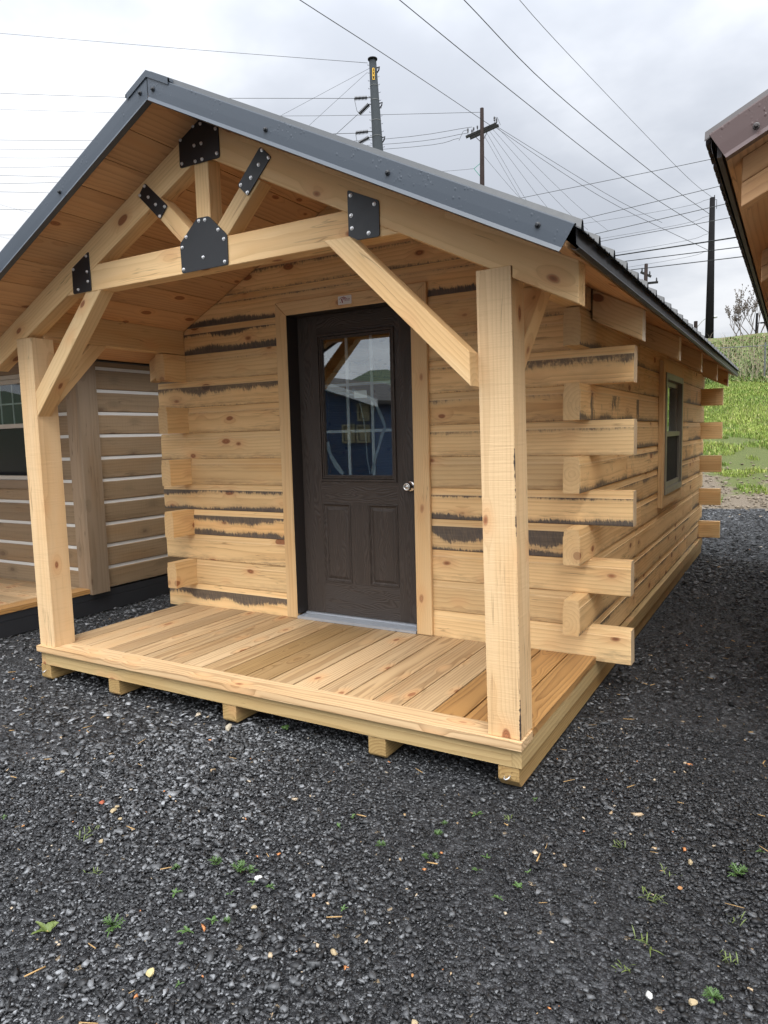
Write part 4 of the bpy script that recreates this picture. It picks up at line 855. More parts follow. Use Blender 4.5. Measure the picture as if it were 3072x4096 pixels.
# ------------------------------------------------------------------ ground, gravel, bank
def height(x,y):
    e=11.0+.35*math.sin(x*.55)+.2*math.sin(x*1.7+1)
    if y<=e: return G-.03
    z=G+min(.2*(y-e)*min(1,(y-e)/2.0*.5+.5),9)-.006
    if y>26.2: z+=min((y-26.2),5.4)*.23
    if y>31.6: z-=(y-31.6)*.19
    return z+ (.05*math.sin(x*1.3+y*.7)+.04*math.sin(x*.41-y*1.1))*min(1,(y-e)/5)
def mat_ground():
    s=N('damp_gravel_ground'); p=s.n('ShaderNodeNewGeometry').outputs['Position']
    v=s.n('ShaderNodeTexVoronoi',{'Vector':p,'Scale':62.0,'Randomness':1.0}); cd=s.n('ShaderNodeSeparateXYZ',{0:v.outputs['Color']}).outputs
    v2=s.n('ShaderNodeTexVoronoi',{'Vector':p,'Scale':150.0,'Randomness':1.0}); c2=s.n('ShaderNodeSeparateXYZ',{0:v2.outputs['Color']}).outputs
    k=s.math('ADD',s.math('MULTIPLY',s.math('POWER',cd[0],2.4),.75),s.math('MULTIPLY',s.math('POWER',c2[0],2.0),.35))
    big=s.noise(p,.6,4.0,.6)
    k=s.math('MULTIPLY',k,s.math('MULTIPLY_ADD',big,.9,.5))
    col=s.mix(k,(.009,.009,.0105),(.085,.088,.093))
    col=s.mix(s.ss(cd[1],.992,.997),col,(.22,.17,.11))
    h=s.math('ADD',s.math('MULTIPLY',s.math('SUBTRACT',1.0,v.outputs[0]),1.0),s.math('MULTIPLY',s.math('SUBTRACT',1.0,v2.outputs[0]),.4))
    return s.out(col,.62,h,.9,.012,.4)
def mat_stone():
    s=N('crushed_slate'); a=s.attr_geo('shade'); b=s.attr_geo('hue'); p=s.n('ShaderNodeNewGeometry').outputs['Position']
    n=s.noise(p,160.0,3.0,.6)
    k=s.math('MULTIPLY',s.math('POWER',a,2.7),s.math('MULTIPLY_ADD',n,.7,.65))
    col=s.mix(k,(.0070,.0074,.0084),(.235,.243,.252))
    col=s.mix(s.math('GREATER_THAN',b,.9962),col,s.mix(a,(.30,.20,.10),(.46,.40,.31)))
    col=s.mix(s.math('GREATER_THAN',b,.9993),col,(.42,.17,.06))
    rg=s.math('MULTIPLY_ADD',a,-.12,.60)
    return s.out(col,rg,n,.3,.002,.45)
def mat_grass_ground():
    s=N('rough_grass_bank'); p=s.n('ShaderNodeNewGeometry').outputs['Position']
    y=s.n('ShaderNodeSeparateXYZ',{0:p}).outputs[1]
    n=s.noise(p,1.1,5.0,.65); n2=s.noise(p,7.0,4.0,.7); n3=s.noise(p,30.0,3.0,.7)
    g=s.mix(n2,(.060,.080,.022),(.105,.118,.038)); g=s.mix(s.ss(n3,.55,.75),g,(.15,.14,.05))
    soil=s.mix(n3,(.075,.055,.038),(.21,.175,.13))
    near=s.n('ShaderNodeMapRange',{0:y,1:11.0,2:17.5,3:.27,4:-.30}).outputs[0]
    col=s.mix(s.ss(s.math('ADD',n,near),.52,.62),g,soil)
    far=s.ss(y,25.8,26.6)
    col=s.mix(far,col,s.mix(s.ss(n2,.40,.62),(.085,.125,.030),(.15,.115,.07)))
    return s.out(col,.85,n3,.8,.05,.2)
M['ground']=mat_ground(); M['stone']=mat_stone(); M['bank']=mat_grass_ground()
bm=bmesh.new(); bmesh.ops.create_grid(bm,x_segments=8,y_segments=8,size=400)
o=bmobj('ground',bm,'ground',None,(0,0,0)); o.location.z=G-.012; WM[o]=o.matrix_world.copy(); tag(o,None,None,None,'structure')
bm=bmesh.new(); xs=[-160,-110,-70,-45,-30]+[-22+i*.5 for i in range(89)]+[30,45,70,110,160]; ys=[10.2+i*.25 for i in range(96)]+[35,40,50,70,100,150,220]
gv=[[bm.verts.new((x,y,height(x,y))) for x in xs] for y in ys]
for j in range(len(ys)-1):
    for i in range(len(xs)-1): bm.faces.new((gv[j][i],gv[j][i+1],gv[j+1][i+1],gv[j+1][i]))
o=bmobj('hill',bm,'bank',None,(0,11,0),True); tag(o,None,None,None,'structure')

def mat_hill():
    s=N('wooded_hill'); p=s.n('ShaderNodeNewGeometry').outputs['Position']; n=s.noise(p,.12,5.0,.7)
    return s.out(s.mix(n,(.030,.042,.030),(.075,.095,.05)),.9,spec=.1)
M['hills']=mat_hill()
bm=bmesh.new(); rows=[]
for i in range(141):
    t=PI*.93+PI*1.14*i/140; r0=170+18*math.sin(i*.21); hh=13+4*math.sin(i*.17+1)+2.2*math.sin(i*.53)+1.2*math.sin(i*1.3)
    rows.append([bm.verts.new((math.cos(t)*(r0+d),math.sin(t)*(r0+d),z)) for d,z in ((-70,G-.5),(-35,hh*.35),(0,hh),(60,hh*.8),(120,G-1))])
for a,b in zip(rows[:-1],rows[1:]):
    for k in range(4): bm.faces.new((a[k],a[k+1],b[k+1],b[k]))
o=bmobj('hills',bm,'hills',None,(0,-150,0),True); tag(o,None,None,None,'structure')
bm=bmesh.new(); vs=[bm.verts.new(p) for p in ((-95,-60,G-.004),(-26,-60,G-.004),(-24,-6,G-.004),(-95,-2,G-.004))]; bm.faces.new(vs)
o=bmobj('lawn',bm,'bank',None,(-60,-30,G)); tag(o,None,None,None,'structure')
def mesh_np(name,V,F,mat,label=None,cat=None,kind='stuff',attrs=None,nv=3,loc=(0,0,0)):
    me=bpy.data.meshes.new(name); V=np.asarray(V,dtype=np.float32)-np.array(loc,dtype=np.float32)
    me.vertices.add(len(V)); me.vertices.foreach_set('co',V.ravel())
    me.loops.add(F.size); me.loops.foreach_set('vertex_index',F.ravel().astype(np.int32))
    me.polygons.add(len(F)); me.polygons.foreach_set('loop_start',np.arange(0,F.size,nv,dtype=np.int32)); 
    me.update(calc_edges=True)
    for k,v in (attrs or {}).items():
        a=me.attributes.new(k,'FLOAT','POINT'); a.data.foreach_set('value',np.asarray(v,dtype=np.float32))
    o=finish(name,me,Matrix.Translation(Vector(loc)),None,mat); tag(o,label,cat,None,kind); return o
CAMX,CAMY=4.021,-2.629
def blocked(x,y):
    b=((x>-.02)&(x<3.11)&(y>1.6)&(y<6.3))|((x<-1.15)&(y>-1.2))|((x>4.3)&(x<7.5)&(y>1.4)&(y<6.2))
    for sx_ in (-.016,.607,1.488,2.372,2.998): b|=(x>sx_-.01)&(x<sx_+.1)&(y>-.01)&(y<6.3)
    return b
ico=np.array([(0,0,1),(.894,0,.447),(.276,.851,.447),(-.724,.526,.447),(-.724,-.526,.447),(.276,-.851,.447),(.724,.526,-.447),(-.276,.851,-.447),(-.894,0,-.447),(-.276,-.851,-.447),(.724,-.526,-.447),(0,0,-1)])
icf=np.array([(0,1,2),(0,2,3),(0,3,4),(0,4,5),(0,5,1),(1,6,2),(2,7,3),(3,8,4),(4,9,5),(5,10,1),(6,7,2),(7,8,3),(8,9,4),(9,10,5),(10,6,1),(11,7,6),(11,8,7),(11,9,8),(11,10,9),(11,6,10)])
octv=np.array([(1,0,0),(-.5,.87,0),(-.5,-.87,0),(.45,.75,.75),(-.9,0,.75),(.45,-.75,.75)])
octf=np.array([(3,4,5),(0,3,5),(1,3,0),(1,4,3),(2,4,1),(2,5,4),(0,5,2)])
cubev=np.array([(-1,-1,-1),(1,-1,-1),(1,1,-1),(-1,1,-1),(-.8,-.8,1),(.8,-.8,1),(.8,.8,1),(-.8,.8,1)])*.74
cubef=np.array([(0,2,1),(0,3,2),(4,5,6),(4,6,7),(0,1,5),(0,5,4),(1,2,6),(1,6,5),(2,3,7),(2,7,6),(3,0,4),(3,4,7)])
def patch(x,y):   # slow variation of stone size over the yard
    return .5+.5*np.sin(x*1.7+np.sin(y*1.3)*1.4)*np.sin(y*1.9+x*.6+.8)
def stones(name,x,y,size,base,faces,label,dz=0,mat='stone'):
    n=len(x); k=len(base)
    V=np.repeat(base[None],n,0)*(1+rng.normal(0,.20,(n,k,1)))+rng.normal(0,.20,(n,k,3))
    V*=np.stack([rng.uniform(.8,1.6,n),rng.uniform(.55,1.05,n),rng.uniform(.18,.62,n)],1)[:,None,:]
    V*=(size*.5)[:,None,None]
    t=rng.normal(0,.30,n); c,s_=np.cos(t)[:,None],np.sin(t)[:,None]
    V=np.stack([V[:,:,0],V[:,:,1]*c-V[:,:,2]*s_,V[:,:,1]*s_+V[:,:,2]*c],2)
    a=rng.uniform(0,2*PI,n); c,s_=np.cos(a)[:,None],np.sin(a)[:,None]
    V=np.stack([V[:,:,0]*c-V[:,:,1]*s_,V[:,:,0]*s_+V[:,:,1]*c,V[:,:,2]],2)
    z=dz+G-.0035+size*.12+.004*(np.sin(x*5+y*3)*np.sin(y*4.3-x))
    V+=np.stack([x,y,z],1)[:,None,:]
    F=(faces[None]+(np.arange(n)*k)[:,None,None]).reshape(-1,3)
    sh=np.clip(rng.beta(1.7,2.0,n)+ .10*(patch(x,y)-.5)+.16*np.sin(x*.9-y*.7+.5)*np.sin(y*.8+x*.35)-.05*(x-1.8),0,1); hu=rng.random(n)  # also coloured darker towards the right, standing in for light the buildings block
    mesh_np(name,V.reshape(-1,3),F,mat,label,'gravel','stuff',{'shade':np.repeat(sh,k),'hue':np.repeat(hu,k)},loc=(float(x.mean()),float(y.mean()),G))
def scatter(n,r0,r1,a0=-.62,a1=1.42):
    r=np.sqrt(rng.uniform(r0*r0,r1*r1,n)); t=rng.uniform(a0,a1,n)
    x=CAMX-np.sin(t)*r; y=CAMY+np.cos(t)*r
    ok=~blocked(x,y); return x[ok],y[ok]
x,y=scatter(150000,.75,3.6); sz=np.clip(rng.lognormal(math.log(.0088),.44,len(x)),.0045,.032)*(.75+.55*patch(x,y)); stones('gravel',x,y,sz,cubev,cubef,'crushed dark slate gravel across the near yard')
x,y=scatter(135000,3.5,8.5); sz=np.clip(rng.lognormal(math.log(.0145),.42,len(x)),.008,.05)*(.85+.35*patch(x,y)); stones('gravel',x,y,sz,octv,octf,'crushed dark slate gravel around and under the cabins')
x=rng.uniform(1.5,9,30000); y=rng.uniform(4.5,11.2,30000); ok=~blocked(x,y); x,y=x[ok],y[ok]; sz=rng.uniform(.018,.05,len(x)); stones('gravel',x,y,sz,octv,octf,'grey gravel strip at the foot of the grass slope')

# individual bigger stones that stand out from the gravel
stc={'brick':(.30,.085,.045),'yellow':(.38,.32,.16),'tan':(.30,.235,.14),'white':(.45,.45,.43),'orange':(.32,.16,.065),'cream':(.33,.29,.22)}
for k,v in stc.items(): M['st_'+k]=plain(k+'_stone',v,.75,.3,var=.3,scale=60,bstr=.4)
stl={'brick':'flat brick red chip lying on dark gravel left of the weeds','yellow':'pale yellow lump of rock on the near gravel','tan':'tan stone lying among dark slate chips','white':'white stone lying among dark slate chips','orange':'small orange brown pebble among dark slate chips','cream':'cream coloured stone lying among dark slate chips'}
for i_,(x,y,s,k) in enumerate(STONES):
    if (k in('orange','cream') and i_%3 and s<.05) or (k=='white' and s<.025): continue
    s*=.8
    bm=bmesh.new(); bmesh.ops.create_icosphere(bm,subdivisions=2,radius=1)
    rr2=random.Random(hash((round(x*1000),round(y*1000)))); ax=[Vector((rr2.gauss(0,1),rr2.gauss(0,1),rr2.gauss(0,1))).normalized() for _ in range(7)]
    for v in bm.verts:
        d=min(1.0,min(.55/max(v.co.dot(a),1e-3) if v.co.dot(a)>.55 else 1.0 for a in ax)); v.co*=d
        v.co=Vector((v.co.x*s*.66,v.co.y*s*.50,v.co.z*s*.36))
    bmesh.ops.rotate(bm,verts=bm.verts,cent=(0,0,0),matrix=Matrix.Rotation(rr2.random()*6,3,'Z'))
    o=finish('stone',bm_mesh(bm,'stone'),Matrix.Translation((x,y,G+s*.20)),None,'st_'+k)
    lab=stl[k]
    tag(o,('lump of cream stone in front of the third skid end' if (k=='cream' and s>.05) else lab),'stone',k+' stones in the gravel')

# weeds
def leafmat(name,a,b):
    s=N(name); R=s.n('ShaderNodeObjectInfo').outputs['Random']; p=s.n('ShaderNodeTexCoord').outputs['Object']
    col=s.mix(s.noise(p,40.0,2.0,.5),a,b); m=s.out(col,.5,None,spec=.35); return m
M['weed']=leafmat('fresh_weed_leaf',(.035,.075,.018),(.08,.145,.04)); M['weed2']=leafmat('yellow_green_leaf',(.06,.10,.02),(.13,.155,.045)); M['weedred']=leafmat('red_brown_leaf',(.12,.05,.02),(.20,.10,.04))
def leaf(bm,base,dirv,L,w,curl,lobes=0):
    d=Vector(dirv).normalized(); side=d.cross(Vector((0,0,1))); side=side.normalized() if side.length>1e-3 else Vector((1,0,0)); n=6; prev=None
    for i in range(n+1):
        t=i/n; c=Vector(base)+d*L*t+Vector((0,0,-curl*L*t*t)); ww=w*(math.sin(PI*min(1,t*.93+.05))**.8)*(1+(.35*lobes if i%2 else -.25*lobes))
        a,b=bm.verts.new(c-side*ww*.5+Vector((0,0,ww*.18))),bm.verts.new(c+side*ww*.5+Vector((0,0,ww*.18))); m_=bm.verts.new(c)
        if prev: bm.faces.new((prev[0],prev[2],m_,a)); bm.faces.new((prev[2],prev[1],b,m_))
        prev=(a,b,m_)
wl={'big':'large leafy weed with lobed yellow green leaves at lower left','broad':'broad leaved seedling in front of the porch beside the third skid','thin':'feathery green weed sprouting from the gravel','rosette':'small green rosette weed sprouting from the gravel','grass':'thin tuft of grass blades sprouting from the gravel'}
for x,y,s,k in WEEDS:
    s*=.66
    q=random.Random(int(x*1000+y*77)); bm=bmesh.new()
    if k=='grass':
        for i in range(9):
            a=q.uniform(0,6.28); leaf(bm,(q.gauss(0,.012),q.gauss(0,.012),0),(math.cos(a),math.sin(a),q.uniform(.4,2)),s*q.uniform(.6,1.2),.0035,.3)
    else:
        n={'big':13,'broad':5,'thin':16,'rosette':8}[k]
        for i in range(n):
            a=q.uniform(0,6.28); e={'big':.8,'broad':.9,'thin':1.1,'rosette':.8}[k]*q.uniform(.3,2.0)
            leaf(bm,(0,0,.004),(math.cos(a),math.sin(a),e),s*q.uniform(.35,1.15),s*{'big':.30,'broad':.5,'thin':.13,'rosette':.24}[k]*q.uniform(.6,1.2),.35,{'big':.6,'thin':.9}.get(k,0))
            if k=='thin':
                for j in range(3):
                    t=.35+.2*j; c=Vector((math.cos(a),math.sin(a),e)).normalized()*s*.8*t
                    for sg in (-1,1): leaf(bm,c,(math.cos(a+sg),math.sin(a+sg),e*.6),s*.3,s*.07,.2)
    o=finish('weed',bm_mesh(bm,'weed'),Matrix.Translation((x,y,G+.004)),None,'weed2' if k in('big','grass') else 'weed')
    lab=wl[k]
    tag(o,lab,'weed',{'rosette':'rosette weeds in the gravel','thin':'feathery weeds in the gravel','grass':'grass tufts in the gravel'}.get(k))
ORD='first second third fourth fifth sixth seventh eighth ninth tenth eleventh twelfth thirteenth fourteenth fifteenth sixteenth seventeenth eighteenth nineteenth twentieth twenty-first twenty-second twenty-third twenty-fourth twenty-fifth twenty-sixth'.split()
CNT='one two three four five six seven eight nine ten eleven twelve thirteen fourteen fifteen sixteen seventeen eighteen nineteen twenty twenty-one twenty-two twenty-three twenty-four twenty-five twenty-six'.split()
def across(o):      # how far to the right a thing stands as one looks over the yard from the front
    d=o.matrix_basis.translation-Vector((4.021,-2.629,1.235)); return d.dot(Vector((.86507,.50098,-.02598)))/d.dot(Vector((-.50067,.85897,-.10724)))
def rank_labels(kind,nouns):
    fam={}
    for o in list(C.objects):
        if o.parent is None and o.get('category')==kind and o.get('group'): fam.setdefault(o['group'],[]).append(o)
    for g,os_ in fam.items():
        seen={}
        for o in os_: seen.setdefault(o['label'],[]).append(o)
        for lab,ls in seen.items():
            if len(ls)<2: continue
            ls.sort(key=across); n=len(ls); noun=nouns[g]
            for i,o in enumerate(ls):
                w='leftmost' if i==0 else 'rightmost' if i==n-1 else ORD[i]+' from the left'
                o['label']='%s in the gravel, %s of %s'%(noun,w,CNT[n-1])
rank_labels('weed',{'rosette weeds in the gravel':'small green rosette weed','feathery weeds in the gravel':'feathery green weed','grass tufts in the gravel':'thin tuft of grass blades'})
rank_labels('stone',{k+' stones in the gravel':v for k,v in {'tan':'tan stone','cream':'cream coloured stone','orange':'small orange brown pebble','white':'white stone'}.items()})
# dry straw bits
V=[];F=[]
for i in range(260):
    r=math.sqrt(random.uniform(.8,30)); t=random.uniform(-.4,1.2); x=CAMX-math.sin(t)*r; y=CAMY+math.cos(t)*r
    if blocked(np.array([x]),np.array([y]))[0] or (0<x<3.1 and 0<y<1.3): continue
    a=random.uniform(0,6.28); L=random.uniform(.008,.028); w=random.uniform(.001,.003); z=G+.008+random.random()*.006; d=Vector((math.cos(a),math.sin(a),random.uniform(-.1,.1))); sd_=Vector((-d.y,d.x,0))
    b=len(V)
    for p in (d*L+sd_*w,d*L-sd_*w,-d*L-sd_*w,-d*L+sd_*w): V.append((x+p.x,y+p.y,z+p.z))
    for p in (d*L,-d*L): V.append((x+p.x,y+p.y,z+p.z+w))
    F+= [(b,b+3,b+5),(b,b+5,b+4),(b+1,b+4,b+5),(b+1,b+5,b+2),(b,b+4,b+1),(b+3,b+2,b+5),(b,b+1,b+2),(b,b+2,b+3)]
x=rng.uniform(-3,8,2600); y=11.0+rng.beta(1,2.2,2600)*4.5; STZ=np.array([height(a,b) for a,b in zip(x,y)])-G
M['palestone']=plain('pale_slope_stone',(.20,.165,.12),.8,.3,var=.5,scale=9)
stones('slope_stones',x,y,rng.uniform(.02,.075,len(x)),cubev,cubef,'pale tan stones on the bare foot of the grass slope',STZ+.012,'palestone')
M['straw']=plain('dry_straw',(.36,.23,.10),.8,.2,var=.3,scale=20)
mesh_np('straw',np.array(V),np.array(F),'straw','dry brown straw bits strewn over the gravel','straw')

# grass blades on the slope
def mat_blade(name,a,b,c):
    s=N(name); k=s.attr_geo('shade'); p=s.n('ShaderNodeNewGeometry').outputs['Position']; n=s.noise(p,.9,3.0,.6)
    col=s.mix(s.ss(n,.38,.66),a,b); col=s.mix(s.ss(k,.8,1.0),col,c); br_=s.math('MULTIPLY_ADD',k,.7,.65)
    return s.out(s.mix(1.0,col,s.comb(br_,br_,br_),'MULTIPLY'),.6,None,spec=.25)
M['blade']=mat_blade('spring_grass_blade',(.13,.205,.030),(.215,.275,.05),(.30,.27,.11)); M['shrubleaf']=mat_blade('bank_shrub_leaf',(.075,.125,.028),(.13,.18,.045),(.22,.17,.10)); M['stalk']=plain('dead_stalk',(.26,.215,.16),.85,.15,var=.25,scale=2)
def blades(name,n,xa,xb,ya,yb,hmin,hmax,w,mat,label,cat,mask=None,lean=.5,lift=0):
    x=rng.uniform(xa,xb,n); y=ya+(yb-ya)*rng.random(n)**1.25
    if mask is not None: ok=mask(x,y); x,y=x[ok],y[ok]
    n=len(x); z=np.array([height(a,b) for a,b in zip(x,y)])+lift*rng.random(n)
    h=rng.uniform(hmin,hmax,n); a=rng.uniform(0,2*PI,n); d=np.stack([np.cos(a),np.sin(a)],1); l=rng.uniform(.1,lean,n)[:,None]*h[:,None]
    P=np.stack([x,y],1); s_=np.stack([-d[:,1],d[:,0]],1)*w*rng.uniform(.6,1.4,n)[:,None]*.5
    V=np.zeros((n,5,3)); V[:,0,:2]=P-s_;V[:,1,:2]=P+s_;V[:,2,:2]=P+d*l*.45+s_*.8;V[:,3,:2]=P+d*l*.45-s_*.8;V[:,4,:2]=P+d*l*1.5
    V[:,0,2]=z-.02;V[:,1,2]=z-.02;V[:,2,2]=z+h*.6;V[:,3,2]=z+h*.6;V[:,4,2]=z+h
    f=np.array([(0,1,2),(0,2,3),(3,2,4)]); F=(f[None]+(np.arange(n)*5)[:,None,None]).reshape(-1,3)
    mesh_np(name,V.reshape(-1,3),F,mat,label,cat,'stuff',{'shade':np.repeat(rng.random(n),5)},loc=((xa+xb)/2,(ya+yb)/2,G))
def tuft(x,y):   # patchy near the gravel, closed higher up
    n=np.sin(x*2.9+np.sin(y*2.1)*1.3)*np.sin(y*3.4+np.sin(x*1.7)*1.1)+.5*np.sin(x*6.1+y*2.0)*np.sin(y*7.3-x)
    return n>np.clip(1.0-(y-11.2)*.24,-9,1.2)
blades('grass',230000,-3,8,11.1,26.6,.025,.10,.014,'blade','fresh green spring grass covering the slope behind the cabins','grass',tuft)
blades('undergrowth',15000,-9,10,26.0,31.2,.03,.09,.04,'shrubleaf','low green undergrowth covering the steep bank','undergrowth',lean=1.5,lift=.12)
blades('dead_stalks',1300,-9,10,26.2,30.4,.4,1.15,.012,'stalk','tangled dead tan stalks on the lower bank','dead stalks',lean=.45)
# ------------------------------------------------------------------ fence, bare shrubs on the crest
f=thing('chain_link_fence','grey chain link fence at the foot of the steep bank','fence',(2.0,26.6,height(2,26.6)))
for i in range(-4,4):
    x=2.92+i*3.0; z=height(x,26.7); bm=bmesh.new(); tube_bm(bm,[(x,26.7,z-.2),(x,26.7,z+1.25)],.03,8); bmobj('post',bm,'galv',f,(x,26.7,z))
bm=bmesh.new(); tube_bm(bm,[(2.92+i*3.0,26.7,height(2.92+i*3,26.7)+1.13) for i in range(-4,4)],.013,6); bmobj('top_rail',bm,'galv',f,(2,26.7,4))
bm=bmesh.new()
for i in range(-120,120):
    x=2.92+i*.10
    if not -9<x<11.8: continue
    z=height(x,26.7)
    for s in (-1,1):
        tube_bm(bm,[(x,26.7+s*.004,z),(x+s*.55,26.7+s*.004,height(x+s*.55,26.7)+1.1)],.0014,3,False)
bmobj('wire_mesh',bm,'galv',f,(2,26.7,3.3))
M['bark']=plain('bare_twig_bark',(.12,.10,.085),.85,.2,var=.3,scale=6)
def branch(bm,p,d,L,r,depth,q,buds):
    pts=[p]; n=4; dd=d.copy()
    for i in range(n):
        dd=(dd+Vector((q.gauss(0,.10),q.gauss(0,.10),q.gauss(.05,.07)))).normalized(); pts.append(pts[-1]+dd*L/n)
    tube_bm(bm,pts,[r*(1-.55*i/n) for i in range(n+1)],5)
    if depth==0:
        for i in range(1,n+1):
            if q.random()<.75:
                c=pts[i]; e=Vector((q.gauss(0,1),q.gauss(0,1),1.2)).normalized(); tube_bm(buds,[c,c+e*.05,c+e*.10],[.006,.022,.004],5)
        return
    for i in range(q.choice([2,3,3])):
        k=q.randint(2,n); a=Vector((q.gauss(0,.6),q.gauss(0,.5),.55+q.random()*.5)).normalized()
        branch(bm,pts[k],(dd*.55+a*.7).normalized(),L*q.uniform(.55,.85),r*.62,depth-1,q,buds)
TR=[(2.0,.1095,1.95,'bare budding shrub nearest the dark pole on the crest'),(1.62,.0,1.6,'bare low shrub close beside the dark pole base'),(2.42,0,2.15,'tallest bare budding shrub on the crest, beside a stub post'),(2.80,0,1.9,'bare shrub partly behind the right hand eave'),(3.35,0,1.7,'bare shrub on the crest mostly behind the right hand eave')]
for i,(x,_,h,lab) in enumerate(TR):
    y=32.2; q=random.Random(40+i); t=thing('bare_shrub',lab,'shrub',(x-.0,y,height(x,y)),'bare shrubs on the crest of the bank')
    bm=bmesh.new(); bd=bm
    for j in range(3 if i!=2 else 4):
        a=Vector((q.gauss(0,.35),q.gauss(0,.3),1)).normalized(); branch(bm,Vector((x+q.gauss(0,.12),y,height(x,y)-.05)),a,h*q.uniform(.34,.46),.022,3,q,bd)
    bmobj('branches',bm,'bark',t,(x,y,height(x,y)))
x,y=2.36,32.0; bm=bmesh.new(); tube_bm(bm,[(x,y,height(x,y)-.1),(x+.01,y,height(x,y)+.85)],[.055,.045],7); tube_bm(bm,[(x,y,height(x,y)+.42),(x+.17,y,height(x,y)+.44)],[.02,.02],5); bm_box(bm,x+.15,x+.33,y-.03,y+.03,height(x,y)+.40,height(x,y)+.46)
tag(bmobj('stub_post',bm,'darkpole',None,(x,y,height(x,y))),'short dark stub post with a small box standing among bare shrubs','post')

# ------------------------------------------------------------------ poles
P=PTS
def base(p): return height(p[0],p[1])
def pole(name,label,top,bot,rt,rb,mat,seg=12,extra=None):
    top,bot=Vector(top),Vector(bot); d=(bot-top); zb=base(bot)
    k=(top.z-zb+.3)/(top.z-bot.z); foot=top+d*k
    t=thing(name,label,'pole',(foot.x,foot.y,zb)); bm=bmesh.new(); rr3=rt+(rb-rt)*k
    tube_bm(bm,[foot,top],[rr3,rt],seg); bmobj('shaft',bm,mat,t,(foot.x,foot.y,zb),True)
    return t,foot
sp,_=pole('steel_pole','tall grey steel power pole with black insulators above the roof',P['steel_top'],P['steel_bot'],.215,.325,'steelpole',16)
st_=Vector(P['steel_top']); sb_=Vector(P['steel_bot'])
bm=bmesh.new(); lathe_bm(bm,[(.26,0),(.29,.03),(.29,.09),(.24,.11)],16,Matrix.Translation(st_+Vector((0,0,-.05)))); bmobj('cap',bm,'darkpole',sp,st_)
vdir=(Vector((CAMX,CAMY,0))-Vector((st_.x,st_.y,0))).normalized(); vr=Vector((vdir.y,-vdir.x,0))*-1
def along(t): return st_+(sb_-st_)*t
def rad(t): return .215+.11*t
def sbox(c,w,h,dep):   # small plate standing on the camera-side face
    bm=bmesh.new(); a=[c+vr*sx_*w/2+Vector((0,0,sz_*h/2)) for sx_,sz_ in ((-1,-1),(1,-1),(1,1),(-1,1))]
    p=[bm.verts.new(v) for v in a]; q=[bm.verts.new(v+vdir*dep) for v in a]; bm.faces.new(p); bm.faces.new(q)
    for k in range(4): bm.faces.new((p[k],p[(k+1)%4],q[(k+1)%4],q[k]))
    return bm
c=along(.175)+vdir*(rad(.175)+.005); yt=bmobj('number_tag',sbox(c,.13,.66,.02),'yellow',sp,c)
bm=bmesh.new()
for i,zz in enumerate((.22,.03,-.20)):
    b=sbox(c+vdir*.022+Vector((0,0,zz)),.045 if i!=2 else .07,.15,.004); me=bpy.data.meshes.new('x'); b.to_mesh(me); bm.from_mesh(me); b.free()
bmobj('digit_marks',bm,'darkpole',yt,c)
for t in (.285,.44,.66,.83):
    bm=bmesh.new(); lathe_bm(bm,[(rad(t)+.004,-.02),(rad(t)+.012,-.015),(rad(t)+.012,.015),(rad(t)+.004,.02)],16,Matrix.Translation(along(t))); bmobj('band',bm,'galv',sp,along(t))
bm=bmesh.new()
for k in range(22):
    t=.06+k*.042; s=1 if k%2 else -1; c=along(t)+vr*s*rad(t); tube_bm(bm,[c,c+vr*s*.09,c+vr*s*.10+Vector((0,0,.05))],.012,5)
bmobj('climbing_steps',bm,'darkpole',sp,along(.5))
for t in (.09,.47,.84):
    c=along(t)+vr*rad(t); bm=bmesh.new(); tube_bm(bm,[c,c+vr*.16+Vector((0,0,.05)),c+vr*.12-Vector((0,0,.12)),c-Vector((0,0,.28))],.04,6); bmobj('bracket',bm,'darkpole',sp,c)
def insulator(a,b,host,n=9):
    a,b=Vector(a),Vector(b); L=(b-a).length; bm=bmesh.new(); pr=[(.03,0)]
    for i in range(n):
        z=L*(.02+.96*i/n); s=L*.96/n; pr+=[(.04,z+s*.05),(.13,z+s*.42),(.13,z+s*.62),(.04,z+s*.95)]
    pr.append((.02,L)); lathe_bm(bm,pr,10,Matrix.Translation(a)@(b-a).to_track_quat('Z','Y').to_matrix().to_4x4())
    bmobj('insulator',bm,'porcelain',host,a)
for i in '1234':
    insulator(P['ins'+i+'a'],P['ins'+i+'b'],sp); bb=Vector(P['ins'+i+'b']); t=(bb.z-st_.z)/(sb_.z-st_.z); bm=bmesh.new(); tube_bm(bm,[bb,along(t)],.03,5); bmobj('insulator_arm',bm,'galv',sp,bb)
for a,b in (('ins1a','ins2a'),('ins3a','ins4a')):
    a,b=Vector(P[a]),Vector(P[b]); m_=(a+b)/2+Vector((.0,0,-.25)); bm=bmesh.new(); tube_bm(bm,[a,m_,b],.014,5); bmobj('jumper_wire',bm,'wire',sp,m_)

